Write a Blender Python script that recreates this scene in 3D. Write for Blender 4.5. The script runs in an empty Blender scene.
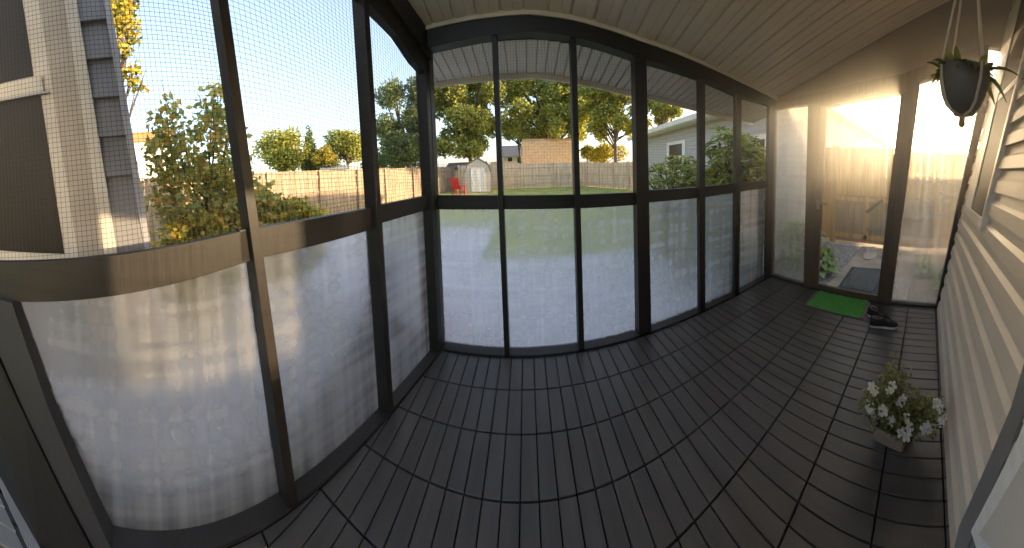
import bpy, bmesh, math, random
from mathutils import Matrix, Vector
sc = bpy.context.scene
rnd = random.Random(7)
PI = math.pi

# ------------------------------------------------------------------ camera (phone panorama: a cylinder, tipped slightly down)
cam = bpy.data.cameras.new('camera'); camo = bpy.data.objects.new('camera', cam)
sc.collection.objects.link(camo); sc.camera = camo
cam.type = 'PANO'; cam.panorama_type = 'CENTRAL_CYLINDRICAL'
cam.central_cylindrical_range_u_min = -1.995605; cam.central_cylindrical_range_u_max = 1.995605
cam.central_cylindrical_range_v_min = -1.457883; cam.central_cylindrical_range_v_max = 0.711048
cam.central_cylindrical_radius = 1.0
cam.clip_start = .01; cam.clip_end = 500
camo.matrix_world = Matrix.Translation((0, 0, 1.57825)) @ Matrix([[0.998017, 0.028848, 0.055951], [0.054443, 0.050659, -0.997231], [-0.031602, 0.998299, 0.048988]]).to_4x4()

# ------------------------------------------------------------------ sky, sun, exposure
SUN_AZ, SUN_EL = 83.5, 12.0
w = bpy.data.worlds.new('world'); sc.world = w; w.use_nodes = True
wn = w.node_tree; wn.nodes.clear()
sky = wn.nodes.new('ShaderNodeTexSky'); sky.sky_type = 'NISHITA'; sky.sun_disc = False
sky.sun_elevation = math.radians(SUN_EL); sky.sun_rotation = math.radians(SUN_AZ)
sky.air_density = 1.0; sky.dust_density = 2.2; sky.ozone_density = 1.0
bg = wn.nodes.new('ShaderNodeBackground'); bg.inputs[1].default_value = 0.31
wo = wn.nodes.new('ShaderNodeOutputWorld')
hz = wn.nodes.new('ShaderNodeMix'); hz.data_type = 'RGBA'; hz.inputs[0].default_value = .45; hz.inputs[7].default_value = (1.02, 1.10, 1.36, 1)   # thin milky haze over the whole sky
wn.links.new(sky.outputs[0], hz.inputs[6]); wn.links.new(hz.outputs[2], bg.inputs[0]); wn.links.new(bg.outputs[0], wo.inputs[0])
sl = bpy.data.lights.new('sun', 'SUN'); sl.energy = 4.6; sl.angle = math.radians(1.0); sl.color = (1.0, .72, .42)
so = bpy.data.objects.new('sun', sl); sc.collection.objects.link(so)
sdir = Vector((math.sin(math.radians(SUN_AZ)) * math.cos(math.radians(SUN_EL)), math.cos(math.radians(SUN_AZ)) * math.cos(math.radians(SUN_EL)), math.sin(math.radians(SUN_EL))))
so.rotation_euler = sdir.to_track_quat('Z', 'Y').to_euler()
so.location = sdir * 60
vs = sc.view_settings
sc.display_settings.display_device = 'sRGB'
vs.view_transform = 'Standard'; vs.look = 'None'; vs.gamma = 1; vs.use_curve_mapping = False; vs.exposure = 1.38
try:
    sc.cycles.max_bounces = 10; sc.cycles.transmission_bounces = 8; sc.cycles.transparent_max_bounces = 24
    sc.cycles.diffuse_bounces = 4; sc.cycles.volume_bounces = 2; sc.cycles.sample_clamp_indirect = 4
except Exception:
    pass

# ------------------------------------------------------------------ helpers
C = sc.collection
def tag(o, label=None, cat=None, group=None, kind=None):
    if label: o['label'] = label
    if cat: o['category'] = cat
    if group: o['group'] = group
    if kind: o['kind'] = kind
    return o
def empty(name, loc=(0, 0, 0), rz=0, parent=None):
    o = bpy.data.objects.new(name, None); C.objects.link(o); o.location = loc; o.rotation_euler = (0, 0, rz)
    o.empty_display_size = .05
    if parent: o.parent = parent
    return o
class MB:
    """collects faces, links them as one mesh object"""
    def __init__(s): s.v = []; s.f = []
    def add(s, vs_, fs):
        n = len(s.v); s.v += [tuple(p) for p in vs_]; s.f += [tuple(i + n for i in f) for f in fs]; return s
    def box(s, x0, x1, y0, y1, z0, z1):
        return s.hexa([(x0, y0, z0), (x1, y0, z0), (x1, y1, z0), (x0, y1, z0)], [(x0, y0, z1), (x1, y0, z1), (x1, y1, z1), (x0, y1, z1)])
    def hexa(s, a, b):
        n = len(a)
        return s.add(list(a) + list(b), [tuple(range(n - 1, -1, -1)), tuple(range(n, 2 * n))] + [(i, (i + 1) % n, n + (i + 1) % n, n + i) for i in range(n)])
    def slab(s, pts, off):
        """polygon pts pushed by the vector off"""
        o = Vector(off); return s.hexa(pts, [tuple(Vector(p) + o) for p in pts])
    def tube(s, pts, rad, n=8, cap=True):
        pts = [Vector(p) for p in pts]
        if not isinstance(rad, (list, tuple)): rad = [rad] * len(pts)
        base = len(s.v); ref = None
        for i, p in enumerate(pts):
            t = (pts[min(i + 1, len(pts) - 1)] - pts[max(i - 1, 0)]).normalized()
            if ref is None: ref = Vector((0, 0, 1)) if abs(t.z) < .9 else Vector((1, 0, 0))
            u = t.cross(ref).normalized(); ref = u.cross(t).normalized(); v = ref
            for k in range(n):
                a = 2 * PI * k / n; s.v.append(tuple(p + (u * math.cos(a) + v * math.sin(a)) * rad[i]))
        for i in range(len(pts) - 1):
            for k in range(n):
                a = base + i * n + k; b = base + i * n + (k + 1) % n
                s.f.append((a, b, b + n, a + n))
        if cap:
            s.f.append(tuple(base + k for k in range(n - 1, -1, -1))); s.f.append(tuple(base + (len(pts) - 1) * n + k for k in range(n)))
        return s
    def lathe(s, prof, c=(0, 0, 0), n=24, sx=1, sy=1, sq=None):
        base = len(s.v); c = Vector(c)
        for r, z in prof:
            for k in range(n):
                a = 2 * PI * k / n; s.v.append((c.x + r * math.cos(a) * sx, c.y + r * math.sin(a) * sy, c.z + z))
        for i in range(len(prof) - 1):
            for k in range(n):
                a = base + i * n + k; b = base + i * n + (k + 1) % n
                s.f.append((a, b, b + n, a + n))
        s.f.append(tuple(base + k for k in range(n - 1, -1, -1))); s.f.append(tuple(base + (len(prof) - 1) * n + k for k in range(n)))
        return s
    def build(s, name, mat, parent=None, smooth=False, bevel=0, M=None):
        me = bpy.data.meshes.new(name)
        vv = s.v if M is None else [tuple(M @ Vector(p)) for p in s.v]
        me.from_pydata(vv, [], s.f); me.validate()
        o = bpy.data.objects.new(name, me); C.objects.link(o)
        if mat: me.materials.append(mat)
        if parent: o.parent = parent
        if smooth: me.polygons.foreach_set('use_smooth', [True] * len(me.polygons))
        if bevel:
            b = o.modifiers.new('bevel', 'BEVEL'); b.width = bevel; b.segments = 2; b.limit_method = 'ANGLE'
        me.update(); return o

# ------------------------------------------------------------------ materials
def mat(name, col, rough=.6, noise=None, bump=None, metal=0, spec=.5):
    """noise=(scale vector, amount), bump=(scale vector, strength)"""
    if name in bpy.data.materials: return bpy.data.materials[name]
    m = bpy.data.materials.new(name); m.use_nodes = True; nt = m.node_tree; b = nt.nodes['Principled BSDF']
    b.inputs['Base Color'].default_value = (*col, 1); b.inputs['Roughness'].default_value = rough
    b.inputs['Metallic'].default_value = metal; b.inputs['Specular IOR Level'].default_value = spec
    tc = nt.nodes.new('ShaderNodeTexCoord')
    def nz(scale, detail=4):
        mp = nt.nodes.new('ShaderNodeMapping'); mp.inputs['Scale'].default_value = scale
        nt.links.new(tc.outputs['Object'], mp.inputs[0])
        t = nt.nodes.new('ShaderNodeTexNoise'); t.inputs['Scale'].default_value = 1; t.inputs['Detail'].default_value = detail
        nt.links.new(mp.outputs[0], t.inputs[0]); return t
    if noise is None: noise = ((3, 3, 3), .12)
    t = nz(noise[0]); r = nt.nodes.new('ShaderNodeValToRGB')
    k = noise[1]; c2 = noise[2] if len(noise) > 2 else tuple(min(1, c * (1 + k)) for c in col)
    r.color_ramp.elements[0].position = .3; r.color_ramp.elements[1].position = .7
    r.color_ramp.elements[0].color = (*[c * (1 - k) for c in col], 1); r.color_ramp.elements[1].color = (*c2, 1)
    nt.links.new(t.outputs[0], r.inputs[0]); nt.links.new(r.outputs[0], b.inputs['Base Color'])
    if bump:
        t2 = nz(bump[0], 6); bn = nt.nodes.new('ShaderNodeBump'); bn.inputs['Strength'].default_value = bump[1]; bn.inputs['Distance'].default_value = .01
        nt.links.new(t2.outputs[0], bn.inputs['Height']); nt.links.new(bn.outputs[0], b.inputs['Normal'])
    return m
def leafmat(name, cols, trans=.45, rough=.5):
    m = bpy.data.materials.new(name); m.use_nodes = True; nt = m.node_tree; nt.nodes.clear()
    g = nt.nodes.new('ShaderNodeNewGeometry'); r = nt.nodes.new('ShaderNodeValToRGB')
    cr = r.color_ramp
    while len(cr.elements) < len(cols): cr.elements.new(.5)
    for i, c in enumerate(cols): cr.elements[i].position = i / (len(cols) - 1); cr.elements[i].color = (*c, 1)
    d = nt.nodes.new('ShaderNodeBsdfDiffuse'); t = nt.nodes.new('ShaderNodeBsdfTranslucent'); gl = nt.nodes.new('ShaderNodeBsdfGlossy')
    gl.inputs['Roughness'].default_value = rough; gl.inputs['Color'].default_value = (.5, .5, .5, 1)
    mx = nt.nodes.new('ShaderNodeMixShader'); mx.inputs[0].default_value = trans
    m2 = nt.nodes.new('ShaderNodeMixShader'); m2.inputs[0].default_value = .05
    o = nt.nodes.new('ShaderNodeOutputMaterial'); L = nt.links.new
    L(g.outputs['Random Per Island'], r.inputs[0]); L(r.outputs[0], d.inputs[0]); L(r.outputs[0], t.inputs[0])
    L(d.outputs[0], mx.inputs[1]); L(t.outputs[0], mx.inputs[2]); L(mx.outputs[0], m2.inputs[1]); L(gl.outputs[0], m2.inputs[2]); L(m2.outputs[0], o.inputs[0])
    return m
def panelmat(name, tint, rough=.32, tl=.4, tlcol=(.8, .8, .8), clear=.08):
    """cloudy twin-wall plastic: rough see-through, part translucent"""
    m = bpy.data.materials.new(name); m.use_nodes = True; nt = m.node_tree; nt.nodes.clear(); L = nt.links.new
    tc = nt.nodes.new('ShaderNodeTexCoord'); mp = nt.nodes.new('ShaderNodeMapping'); mp.inputs['Scale'].default_value = (.6, .6, 9)
    n = nt.nodes.new('ShaderNodeTexNoise'); n.inputs['Scale'].default_value = 1.6; n.inputs['Detail'].default_value = 2
    L(tc.outputs['Object'], mp.inputs[0]); L(mp.outputs[0], n.inputs[0])
    mp2 = nt.nodes.new('ShaderNodeMapping'); mp2.inputs['Scale'].default_value = (12, 12, .45)
    n2 = nt.nodes.new('ShaderNodeTexNoise'); n2.inputs['Scale'].default_value = 1.5; n2.inputs['Detail'].default_value = 2
    L(tc.outputs['Object'], mp2.inputs[0]); L(mp2.outputs[0], n2.inputs[0])
    ad = nt.nodes.new('ShaderNodeMath'); ad.operation = 'ADD'; L(n.outputs[0], ad.inputs[0]); L(n2.outputs[0], ad.inputs[1])
    mr = nt.nodes.new('ShaderNodeMapRange'); mr.inputs[1].default_value = .75; mr.inputs[2].default_value = 1.25; mr.inputs[3].default_value = max(0, tl - .15); mr.inputs[4].default_value = min(1, tl + .15)
    L(ad.outputs[0], mr.inputs[0])
    wv = nt.nodes.new('ShaderNodeTexWave'); wv.wave_type = 'BANDS'; wv.bands_direction = 'Z'; wv.inputs['Scale'].default_value = 28; wv.inputs['Distortion'].default_value = .4
    L(tc.outputs['Object'], wv.inputs[0])
    bp = nt.nodes.new('ShaderNodeBump'); bp.inputs['Strength'].default_value = .0; bp.inputs['Distance'].default_value = .004; L(wv.outputs[0], bp.inputs['Height'])
    gl = nt.nodes.new('ShaderNodeBsdfGlass'); gl.inputs['Color'].default_value = (*tint, 1); gl.inputs['Roughness'].default_value = rough; gl.inputs['IOR'].default_value = 1.3
    L(bp.outputs[0], gl.inputs['Normal'])
    t = nt.nodes.new('ShaderNodeBsdfTranslucent'); t.inputs[0].default_value = (*tlcol, 1)
    df = nt.nodes.new('ShaderNodeBsdfDiffuse'); df.inputs[0].default_value = (.55, .55, .55, 1)
    m0 = nt.nodes.new('ShaderNodeMixShader'); m0.inputs[0].default_value = .3; L(t.outputs[0], m0.inputs[1]); L(df.outputs[0], m0.inputs[2])
    m1 = nt.nodes.new('ShaderNodeMixShader'); L(mr.outputs[0], m1.inputs[0]); L(gl.outputs[0], m1.inputs[1]); L(m0.outputs[0], m1.inputs[2])
    tr = nt.nodes.new('ShaderNodeBsdfTransparent')
    m2 = nt.nodes.new('ShaderNodeMixShader'); m2.inputs[0].default_value = clear; L(m1.outputs[0], m2.inputs[1]); L(tr.outputs[0], m2.inputs[2])
    o = nt.nodes.new('ShaderNodeOutputMaterial'); L(m2.outputs[0], o.inputs[0]); return m
def glassmat(name, refl=.12):
    m = bpy.data.materials.new(name); m.use_nodes = True; nt = m.node_tree; nt.nodes.clear(); L = nt.links.new
    tr = nt.nodes.new('ShaderNodeBsdfTransparent'); tr.inputs[0].default_value = (.95, .96, .95, 1)
    g = nt.nodes.new('ShaderNodeBsdfGlossy'); g.inputs['Roughness'].default_value = .03
    f = nt.nodes.new('ShaderNodeFresnel'); f.inputs[0].default_value = 1.45
    mx = nt.nodes.new('ShaderNodeMixShader'); L(f.outputs[0], mx.inputs[0]); L(tr.outputs[0], mx.inputs[1]); L(g.outputs[0], mx.inputs[2])
    o = nt.nodes.new('ShaderNodeOutputMaterial'); L(mx.outputs[0], o.inputs[0]); return m

M_FRAME = mat('dark_frame_wood', (.016, .0125, .0105), .5, ((2, 2, 30), .35), ((40, 40, 4), .25))
M_BROWN = mat('brown_frame_wood', (.105, .072, .048), .5, ((20, 20, 2), .25), ((40, 40, 4), .25))
M_SILL = mat('dark_sill', (.026, .023, .022), .5, ((3, 3, 3), .2), ((30, 30, 30), .1))
M_DECK = mat('composite_deck', (.084, .076, .071), .36, ((14, 1.3, 2), .22), ((260, 3, 20), .08))
M_GAP = mat('deck_gap', (.006, .006, .006), .9)
M_CEIL = mat('vinyl_soffit', (.60, .545, .45), .45, ((2, 2, 2), .06))
M_CEILGAP = mat('soffit_groove', (.10, .085, .07), .8)
M_SIDING = mat('vinyl_siding', (.76, .67, .55), .5, ((4, 4, 4), .05), ((6, 60, 60), .06))
M_GREYTRIM = mat('grey_metal_trim', (.26, .25, .24), .45)
M_WHITE = mat('painted_white_trim', (.76, .72, .65), .4, ((3, 3, 3), .06))
M_OLDWHITE = mat('aged_white_door_paint', (.95, .94, .89), .5, ((18, 18, 18), .10))
M_DARKGLASS = mat('dark_window_glass', (.022, .020, .018), .15, None, None, 0, .3)
M_WIRE = mat('screen_wire', (.03, .03, .03), .5, None, None, .4)
M_PANEL = panelmat('cloudy_panel', (.965, .965, .975), .2, .28)
M_PANEL2 = panelmat('clear_wavy_panel', (.96, .95, .92), .12, .30, (.85, .80, .68), .28)
M_PANEL3 = panelmat('wavy_clear_panel', (.96, .95, .92), .12, .22, (.85, .80, .68), .10)
M_GLASS = glassmat('clear_door_glass')
M_FENCE = mat('weathered_fence_wood', (.31, .235, .165), .8, ((9, 9, 1), .35), ((30, 30, 3), .3))
M_GATE = mat('warm_cedar_wood', (.55, .33, .14), .75, ((12, 12, 1), .28), ((30, 30, 3), .3))
M_GRASS = mat('lawn', (.27, .33, .07), .95, ((1.3, 1.3, 1.3), .3, (.42, .42, .11)), ((80, 80, 80), .6))
M_PATIO = mat('patio_concrete', (.56, .55, .56), .85, ((3, 3, 3), .12), ((40, 40, 40), .2))
M_STONE = mat('path_stone', (.36, .30, .23), .85, ((5, 5, 5), .2), ((30, 30, 30), .3))
M_GRAVEL = mat('grey_gravel', (.34, .32, .29), .9, ((30, 30, 30), .4), ((60, 60, 60), .8))
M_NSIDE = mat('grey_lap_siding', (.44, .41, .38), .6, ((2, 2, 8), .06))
M_ROOF = mat('grey_shingles', (.13, .13, .14), .9, ((6, 6, 14), .3), ((20, 20, 20), .4))
M_TAN = mat('tan_shingles', (.80, .50, .26), .9, ((3, 3, 9), .18), ((10, 10, 20), .3))
M_ORANGE = mat('orange_roof_tiles', (.55, .22, .07), .85, ((3, 3, 9), .2))
M_SHED = mat('pale_shed_paint', (.50, .44, .36), .7, ((3, 3, 3), .08))
M_BARK = mat('tree_bark', (.11, .085, .06), .9, ((8, 8, 1.5), .3), ((20, 20, 4), .6))
M_RED = mat('red_plastic', (.50, .02, .03), .4)
M_LEAF_MID = leafmat('mid_green_leaves', [(.13, .16, .04), (.28, .32, .07), (.46, .48, .10), (.66, .60, .14)], .55)
M_LEAF_DARK = leafmat('dark_green_leaves', [(.09, .13, .05), (.18, .23, .08), (.30, .35, .11)], .5)
M_LEAF_GOLD = leafmat('golden_green_leaves', [(.12, .15, .03), (.34, .34, .05), (.62, .52, .07), (.65, .40, .08)])
M_LEAF_SHRUB = leafmat('shrub_leaves', [(.24, .30, .12), (.42, .48, .17), (.55, .58, .20), (.75, .66, .18), (.9, .55, .16)], .6)
M_LEAF_HOSTA = leafmat('hosta_leaves', [(.16, .24, .08), (.28, .36, .12), (.42, .48, .2)], .3)
M_LEAF_POT = leafmat('potted_plant_leaves', [(.12, .14, .05), (.24, .27, .10), (.42, .38, .16)], .4)
M_PETAL = leafmat('white_petals', [(.80, .78, .70), (.9, .88, .82)], .3)

# ------------------------------------------------------------------ the porch: measures
YF = 2.019                                    # deck edge at the front wall
XR = 2.91                                     # inner face of the door wall
def xl(y): return -.7575 - .1743 * (YF - y)   # inner face of the left wall
def Lp(y, z, off=0): return (xl(y) - off, y, z)
def interp(tb, x):
    if x <= tb[0][0]: return tb[0][1]
    for (a, u), (b, v) in zip(tb, tb[1:]):
        if x <= b: return u + (v - u) * (x - a) / (b - a)
    return tb[-1][1]
CEIL = [(-1.6, 2.75), (-.8, 2.74), (-.2, 2.74), (.1, 2.742), (.43, 2.705), (.95, 2.63), (1.4, 2.595), (1.7, 2.57), (2.2, 2.53), (2.91, 2.49)]
BEAM = [(-.8, 2.59), (-.22, 2.615), (.06, 2.62), (.4, 2.59), (.95, 2.495), (1.66, 2.45), (2.25, 2.385), (2.75, 2.40)]
def zc(x, y):
    t = YF + .07 - y
    return interp(CEIL, x) + .33 * max(t, 0) + .064 * max(t, 0) ** 2

# ------------------------------------------------------------------ floor: composite slats in rows
def clip(poly, f):
    out = []
    for i in range(len(poly)):
        a, b = poly[i], poly[(i + 1) % len(poly)]; fa, fb = f(a), f(b)
        if fa >= 0: out.append(a)
        if (fa >= 0) != (fb >= 0):
            t = fa / (fa - fb); out.append((a[0] + (b[0] - a[0]) * t, a[1] + (b[1] - a[1]) * t))
    return out
SEAM = [YF, 1.714, 1.416, 1.113, .810, .5035, .160, -.150, -.455, -.76, -1.06]
fl = MB(); PT = .089; RW = .305
for row in range(0, 10):
    y1 = SEAM[row] - .0045; y0 = SEAM[row + 1] + .0045
    k = -8
    while True:
        x0 = .0191 + (k - 8) * PT; x1 = x0 + PT - .0062; k += 1
        if x0 > XR: break
        p = [(x0, y0), (x1, y0), (x1, y1), (x0, y1)]
        p = clip(p, lambda q: q[0] - xl(q[1]) - .004)
        if len(p) > 2: p = clip(p, lambda q: XR - .002 - q[0])
        if len(p) > 2 and x1 > .5: p = clip(p, lambda q: q[1] + .19)
        if len(p) < 3: continue
        area = abs(sum(p[i][0] * p[(i + 1) % len(p)][1] - p[(i + 1) % len(p)][0] * p[i][1] for i in range(len(p)))) / 2
        if area < 2e-4: continue
        cx = sum(q[0] for q in p) / len(p); cy = sum(q[1] for q in p) / len(p)
        ins = [(q[0] + (cx - q[0]) * .04 / 1.6 * (1.6 if abs(cx - q[0]) > 0 else 1), q[1] + (cy - q[1]) * .012) for q in p]
        n = len(p)
        fl.add([(q[0], q[1], -.018) for q in p] + [(q[0], q[1], -.0022) for q in p] + [(q[0], q[1], 0) for q in ins],
               [tuple(range(2 * n, 3 * n))] + [(i, (i + 1) % n, n + (i + 1) % n, n + i) for i in range(n)] + [(n + i, n + (i + 1) % n, 2 * n + (i + 1) % n, 2 * n + i) for i in range(n)])
floor = tag(fl.build('floor', M_DECK), 'dark grey composite deck floor of narrow slats', kind='structure')
MB().hexa([(xl(-1.1) - .1, -1.1, -.14), (XR + .1, -1.1, -.14), (XR + .1, YF + .1, -.14), (xl(YF) - .1, YF + .1, -.14)], [(xl(-1.1) - .1, -1.1, -.019), (XR + .1, -1.1, -.019), (XR + .1, YF + .1, -.019), (xl(YF) - .1, YF + .1, -.019)]).build('floor_bed', M_GAP, floor)

# ------------------------------------------------------------------ ceiling: vinyl boards running up the slope
ce = MB(); BW = .178; gx = []
x = -1.75
while x < XR + .02: gx.append(x); x += BW
ys = [YF + .07 - i * .26 for i in range(0, 13)]
prof = []
for x in gx: prof += [(x, 0), (x + BW * .47, 0), (x + BW * .48, .005), (x + BW * .50, .005), (x + BW * .51, 0), (x + BW - .022, 0), (x + BW - .018, .018), (x + BW - .004, .018)]
prof = [p for p in prof if p[0] <= XR + .09]
for y in ys: ce.v += [(max(px_, xl(y) - .07), y, zc(max(px_, xl(y) - .07), y) + dz) for px_, dz in prof]
n = len(prof)
for j in range(len(ys) - 1):
    for i in range(n - 1): ce.f.append((j * n + i, j * n + i + 1, (j + 1) * n + i + 1, (j + 1) * n + i))
ceiling = tag(ce.build('ceiling', M_CEIL), 'sloped porch ceiling of cream vinyl boards', kind='structure')
rf = MB()
for y in ys:
    rf.v += [(xl(y) - .12, y, zc(-1., y) + .15), (XR + .12, y, zc(XR, y) + .15), (xl(y) - .12, y, zc(-1., y) + .25), (XR + .12, y, zc(XR, y) + .25)]
for j in range(len(ys) - 1):
    a = 4 * j; b = a + 4
    rf.f += [(a, a + 1, b + 1, b), (a + 2, b + 2, b + 3, a + 3), (a, b, b + 2, a + 2), (a + 1, a + 3, b + 3, b + 1)]
rf.build('roof_deck', M_ROOF, ceiling)
# eave beyond the front wall
ev = MB(); NX = 24
def eave(x): return interp(CEIL, x) - .11
gx2 = [-.95 + i * .09 for i in range(int((XR + 1.05) / .09) + 1)]
for x in gx2:
    ev.add([(x, 2.115, eave(x) - .02), (x + .078, 2.115, eave(x) - .02), (x + .078, 2.56, eave(x) - .13), (x, 2.56, eave(x) - .13)], [(0, 1, 2, 3)])
    ev.add([(x + .078, 2.115, eave(x) - .02), (x + .084, 2.115, eave(x) - .008), (x + .084, 2.56, eave(x) - .118), (x + .078, 2.56, eave(x) - .13)], [(0, 1, 2, 3)])
    ev.add([(x + .084, 2.115, eave(x) - .008), (x + .09, 2.115, eave(x) - .02), (x + .09, 2.56, eave(x) - .13), (x + .084, 2.56, eave(x) - .118)], [(0, 1, 2, 3)])
    ev.hexa([(x, 2.56, eave(x) - .175), (x + .09, 2.56, eave(x + .09) - .175), (x + .09, 2.59, eave(x + .09) - .175), (x, 2.59, eave(x) - .175)],
            [(x, 2.56, eave(x) + .05), (x + .09, 2.56, eave(x + .09) + .05), (x + .09, 2.59, eave(x + .09) + .05), (x, 2.59, eave(x) + .05)])
    ev.hexa([(x, 2.09, zc(x, 2.09) + .05), (x + .09, 2.09, zc(x + .09, 2.09) + .05), (x + .09, 2.62, eave(x + .09) + .03), (x, 2.62, eave(x) + .03)],
            [(x, 2.09, zc(x, 2.09) + .16), (x + .09, 2.09, zc(x + .09, 2.09) + .16), (x + .09, 2.62, eave(x + .09) + .07), (x, 2.62, eave(x) + .07)])
tag(ev.build('trim_1', M_CEIL), 'grooved cream eave soffit with fascia beyond the front wall', kind='structure')

# ------------------------------------------------------------------ walls of posts, rails and sills
wall_left = tag(empty('wall_left', Lp(.6, 0, .045)), 'dark timber screen wall left of the camera', kind='structure')
wall_front = tag(empty('wall_front', (1, YF + .045, 0)), 'long dark timber screen wall facing the yard', kind='structure')
wall_right = tag(empty('wall_right', (XR + .045, 1, 0)), 'dark timber end wall around the door', kind='structure')
bpy.context.view_layer.update()
def part(mb, name, m, parent, **k):
    o = mb.build(name, m, None, **k); o.parent = parent; o.matrix_parent_inverse = parent.matrix_world.inverted(); return o
def Lpoly(pts, off0, off1):
    """pts (y,z) in the left wall plane, thickness between the two offsets"""
    return MB().hexa([Lp(y, z, off0) for y, z in pts], [Lp(y, z, off1) for y, z in pts])
def Fpoly(pts, y0, y1): return MB().hexa([(x, y0, z) for x, z in pts], [(x, y1, z) for x, z in pts])
def Rpoly(pts, x0, x1): return MB().hexa([(x0, y, z) for y, z in pts], [(x1, y, z) for y, z in pts])
# left wall
def zbl(y): return 2.42 + (1.82 - y) * .40
for (a0, b0, a1, b1, zt) in [(.641, .687, .40, .446, 3.02), (1.332, 1.377, 1.298, 1.343, 2.72)]:
    part(Lpoly([(a0, 0), (b0, 0), (b1, zt), (a1, zt)], 0, .09), 'post', M_FRAME, wall_left, bevel=.002)
part(Lpoly([(1.967, 0), (YF, 0), (YF, 2.72), (1.960, 2.72)], 0, .09), 'post', M_FRAME, wall_left, bevel=.002)
part(Lpoly([(-.205, 0), (-.118, .0), (-.40, .55), (-.585, 1.0), (-.86, 1.0), (-.53, .48)], .0, .09), 'brace', mat('worn_grey_black_wood', (.032, .032, .035), .6), wall_left)
part(MB().hexa([(-1.105, -.437, .0), Lp(-.207, .0, -.012), Lp(-.532, .48, -.012), Lp(-.88, 1.0, -.012), Lp(-1.05, 1.0, -.012), (-1.286, -.727, .0)], [(-1.16, -.437, .0), Lp(-.207, .0, .05), Lp(-.532, .48, .05), Lp(-.88, 1.0, .05), Lp(-1.05, 1.0, .05), (-1.34, -.727, .0)]), 'brace', mat('black_wood', (.005, .0055, .006), .6), wall_left)
part(Lpoly([(-.2, 0), (YF, 0), (YF, .018), (-.2, .018)], 0, .10), 'sill', M_SILL, wall_left)
for r in ([(-.86, .94), (.56, 1.205), (.54, 1.347), (-.86, 1.165)], [(.50, 1.205), (1.335, 1.222), (1.335, 1.360), (.50, 1.350)], [(1.345, 1.245), (1.97, 1.250), (1.97, 1.368), (1.345, 1.366)]):
    part(Lpoly(r, .035, .075), 'rail', M_FRAME, wall_left, bevel=.002)
part(Lpoly([(YF, 2.36), (1.82, 2.42), (1.62, 2.545), (1.34, 2.635), (.3, 3.02), (-.6, 3.4), (-.6, zc(-1.3, -.6)), (.3, zc(-1.1, .3) + .01), (1.0, zc(-.95, 1.) + .01), (1.6, zc(-.85, 1.6) + .01), (YF, zc(-.8, YF) + .01)], .0, .06), 'top_beam', M_FRAME, wall_left)
part(Lpoly([(YF, 2.50), (1.34, 2.80), (.3, 3.22), (.3, 3.34), (1.34, 2.89), (YF, 2.58)], -.022, 0), 'beam_batten', M_FRAME, wall_left)
# front wall
for a, b, c, d in [(-.222, -.180, -.236, -.196), (.396, .441, .374, .419), (.945, 1.07, .915, 1.025), (1.645, 1.718, 1.60, 1.678), (2.175, 2.252, 2.135, 2.228), (2.80, 2.905, 2.78, 2.905)]:
    o = part(Fpoly([(a, 0), (b, 0), (d, 2.65), (c, 2.65)], YF, YF + (.09 if a < 1.5 else .05)), 'post', M_FRAME, wall_front, bevel=.002)
part(Fpoly([(-.84, 0), (-.757, 0), (-.752, 2.72), (-.84, 2.72)], YF, YF + .09), 'post', M_FRAME, wall_front, bevel=.002)
for a, b, z0, z1, z2, z3 in [(-.78, -.20, 1.236, 1.234, 1.349, 1.36), (-.22, .42, 1.234, 1.222, 1.336, 1.349), (.395, 1.0, 1.219, 1.217, 1.332, 1.334), (1.0, 1.68, 1.230, 1.234, 1.344, 1.345), (1.66, 2.2, 1.232, 1.254, 1.36, 1.350), (2.19, 2.82, 1.256, 1.276, 1.373, 1.362)]:
    part(Fpoly([(a, z0), (b, z1), (b, z2), (a, z3)], YF + .04, YF + .082), 'rail', M_FRAME, wall_front, bevel=.002)
part(Fpoly([(-.84, 0), (2.905, 0), (2.905, .018), (-.84, .018)], YF, YF + .10), 'sill', M_SILL, wall_front)
bm_pts = [(x, interp(BEAM, x)) for x in (-.84, -.5, -.22, .06, .4, .7, .95, 1.3, 1.66, 2.0, 2.25, 2.75, 2.905)]
tb = MB()
for (xa, za), (xb, zb) in zip(bm_pts, bm_pts[1:]):
    tb.hexa([(xa, YF - .012, za), (xb, YF - .012, zb), (xb, YF + .10, zb), (xa, YF + .10, za)], [(xa, YF - .012, interp(CEIL, xa) + .02), (xb, YF - .012, interp(CEIL, xb) + .02), (xb, YF + .10, interp(CEIL, xb) + .01), (xa, YF + .10, interp(CEIL, xa) + .01)])
part(tb, 'top_beam', M_FRAME, wall_front)
jt = MB()
for (xa, za), (xb, zb) in zip(bm_pts, bm_pts[1:]):
    ya = YF - .014
    jt.hexa([(xa, ya - .012, interp(CEIL, xa) + .002), (xb, ya - .012, interp(CEIL, xb) + .002), (xb, ya, interp(CEIL, xb) + .002), (xa, ya, interp(CEIL, xa) + .002)],
            [(xa, ya - .012, interp(CEIL, xa) + .045), (xb, ya - .012, interp(CEIL, xb) + .045), (xb, ya, interp(CEIL, xb) + .045), (xa, ya, interp(CEIL, xa) + .045)])
tag(jt.build('trim_2', M_CEIL), 'cream channel strip where ceiling meets the front beam', kind='structure')
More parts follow.
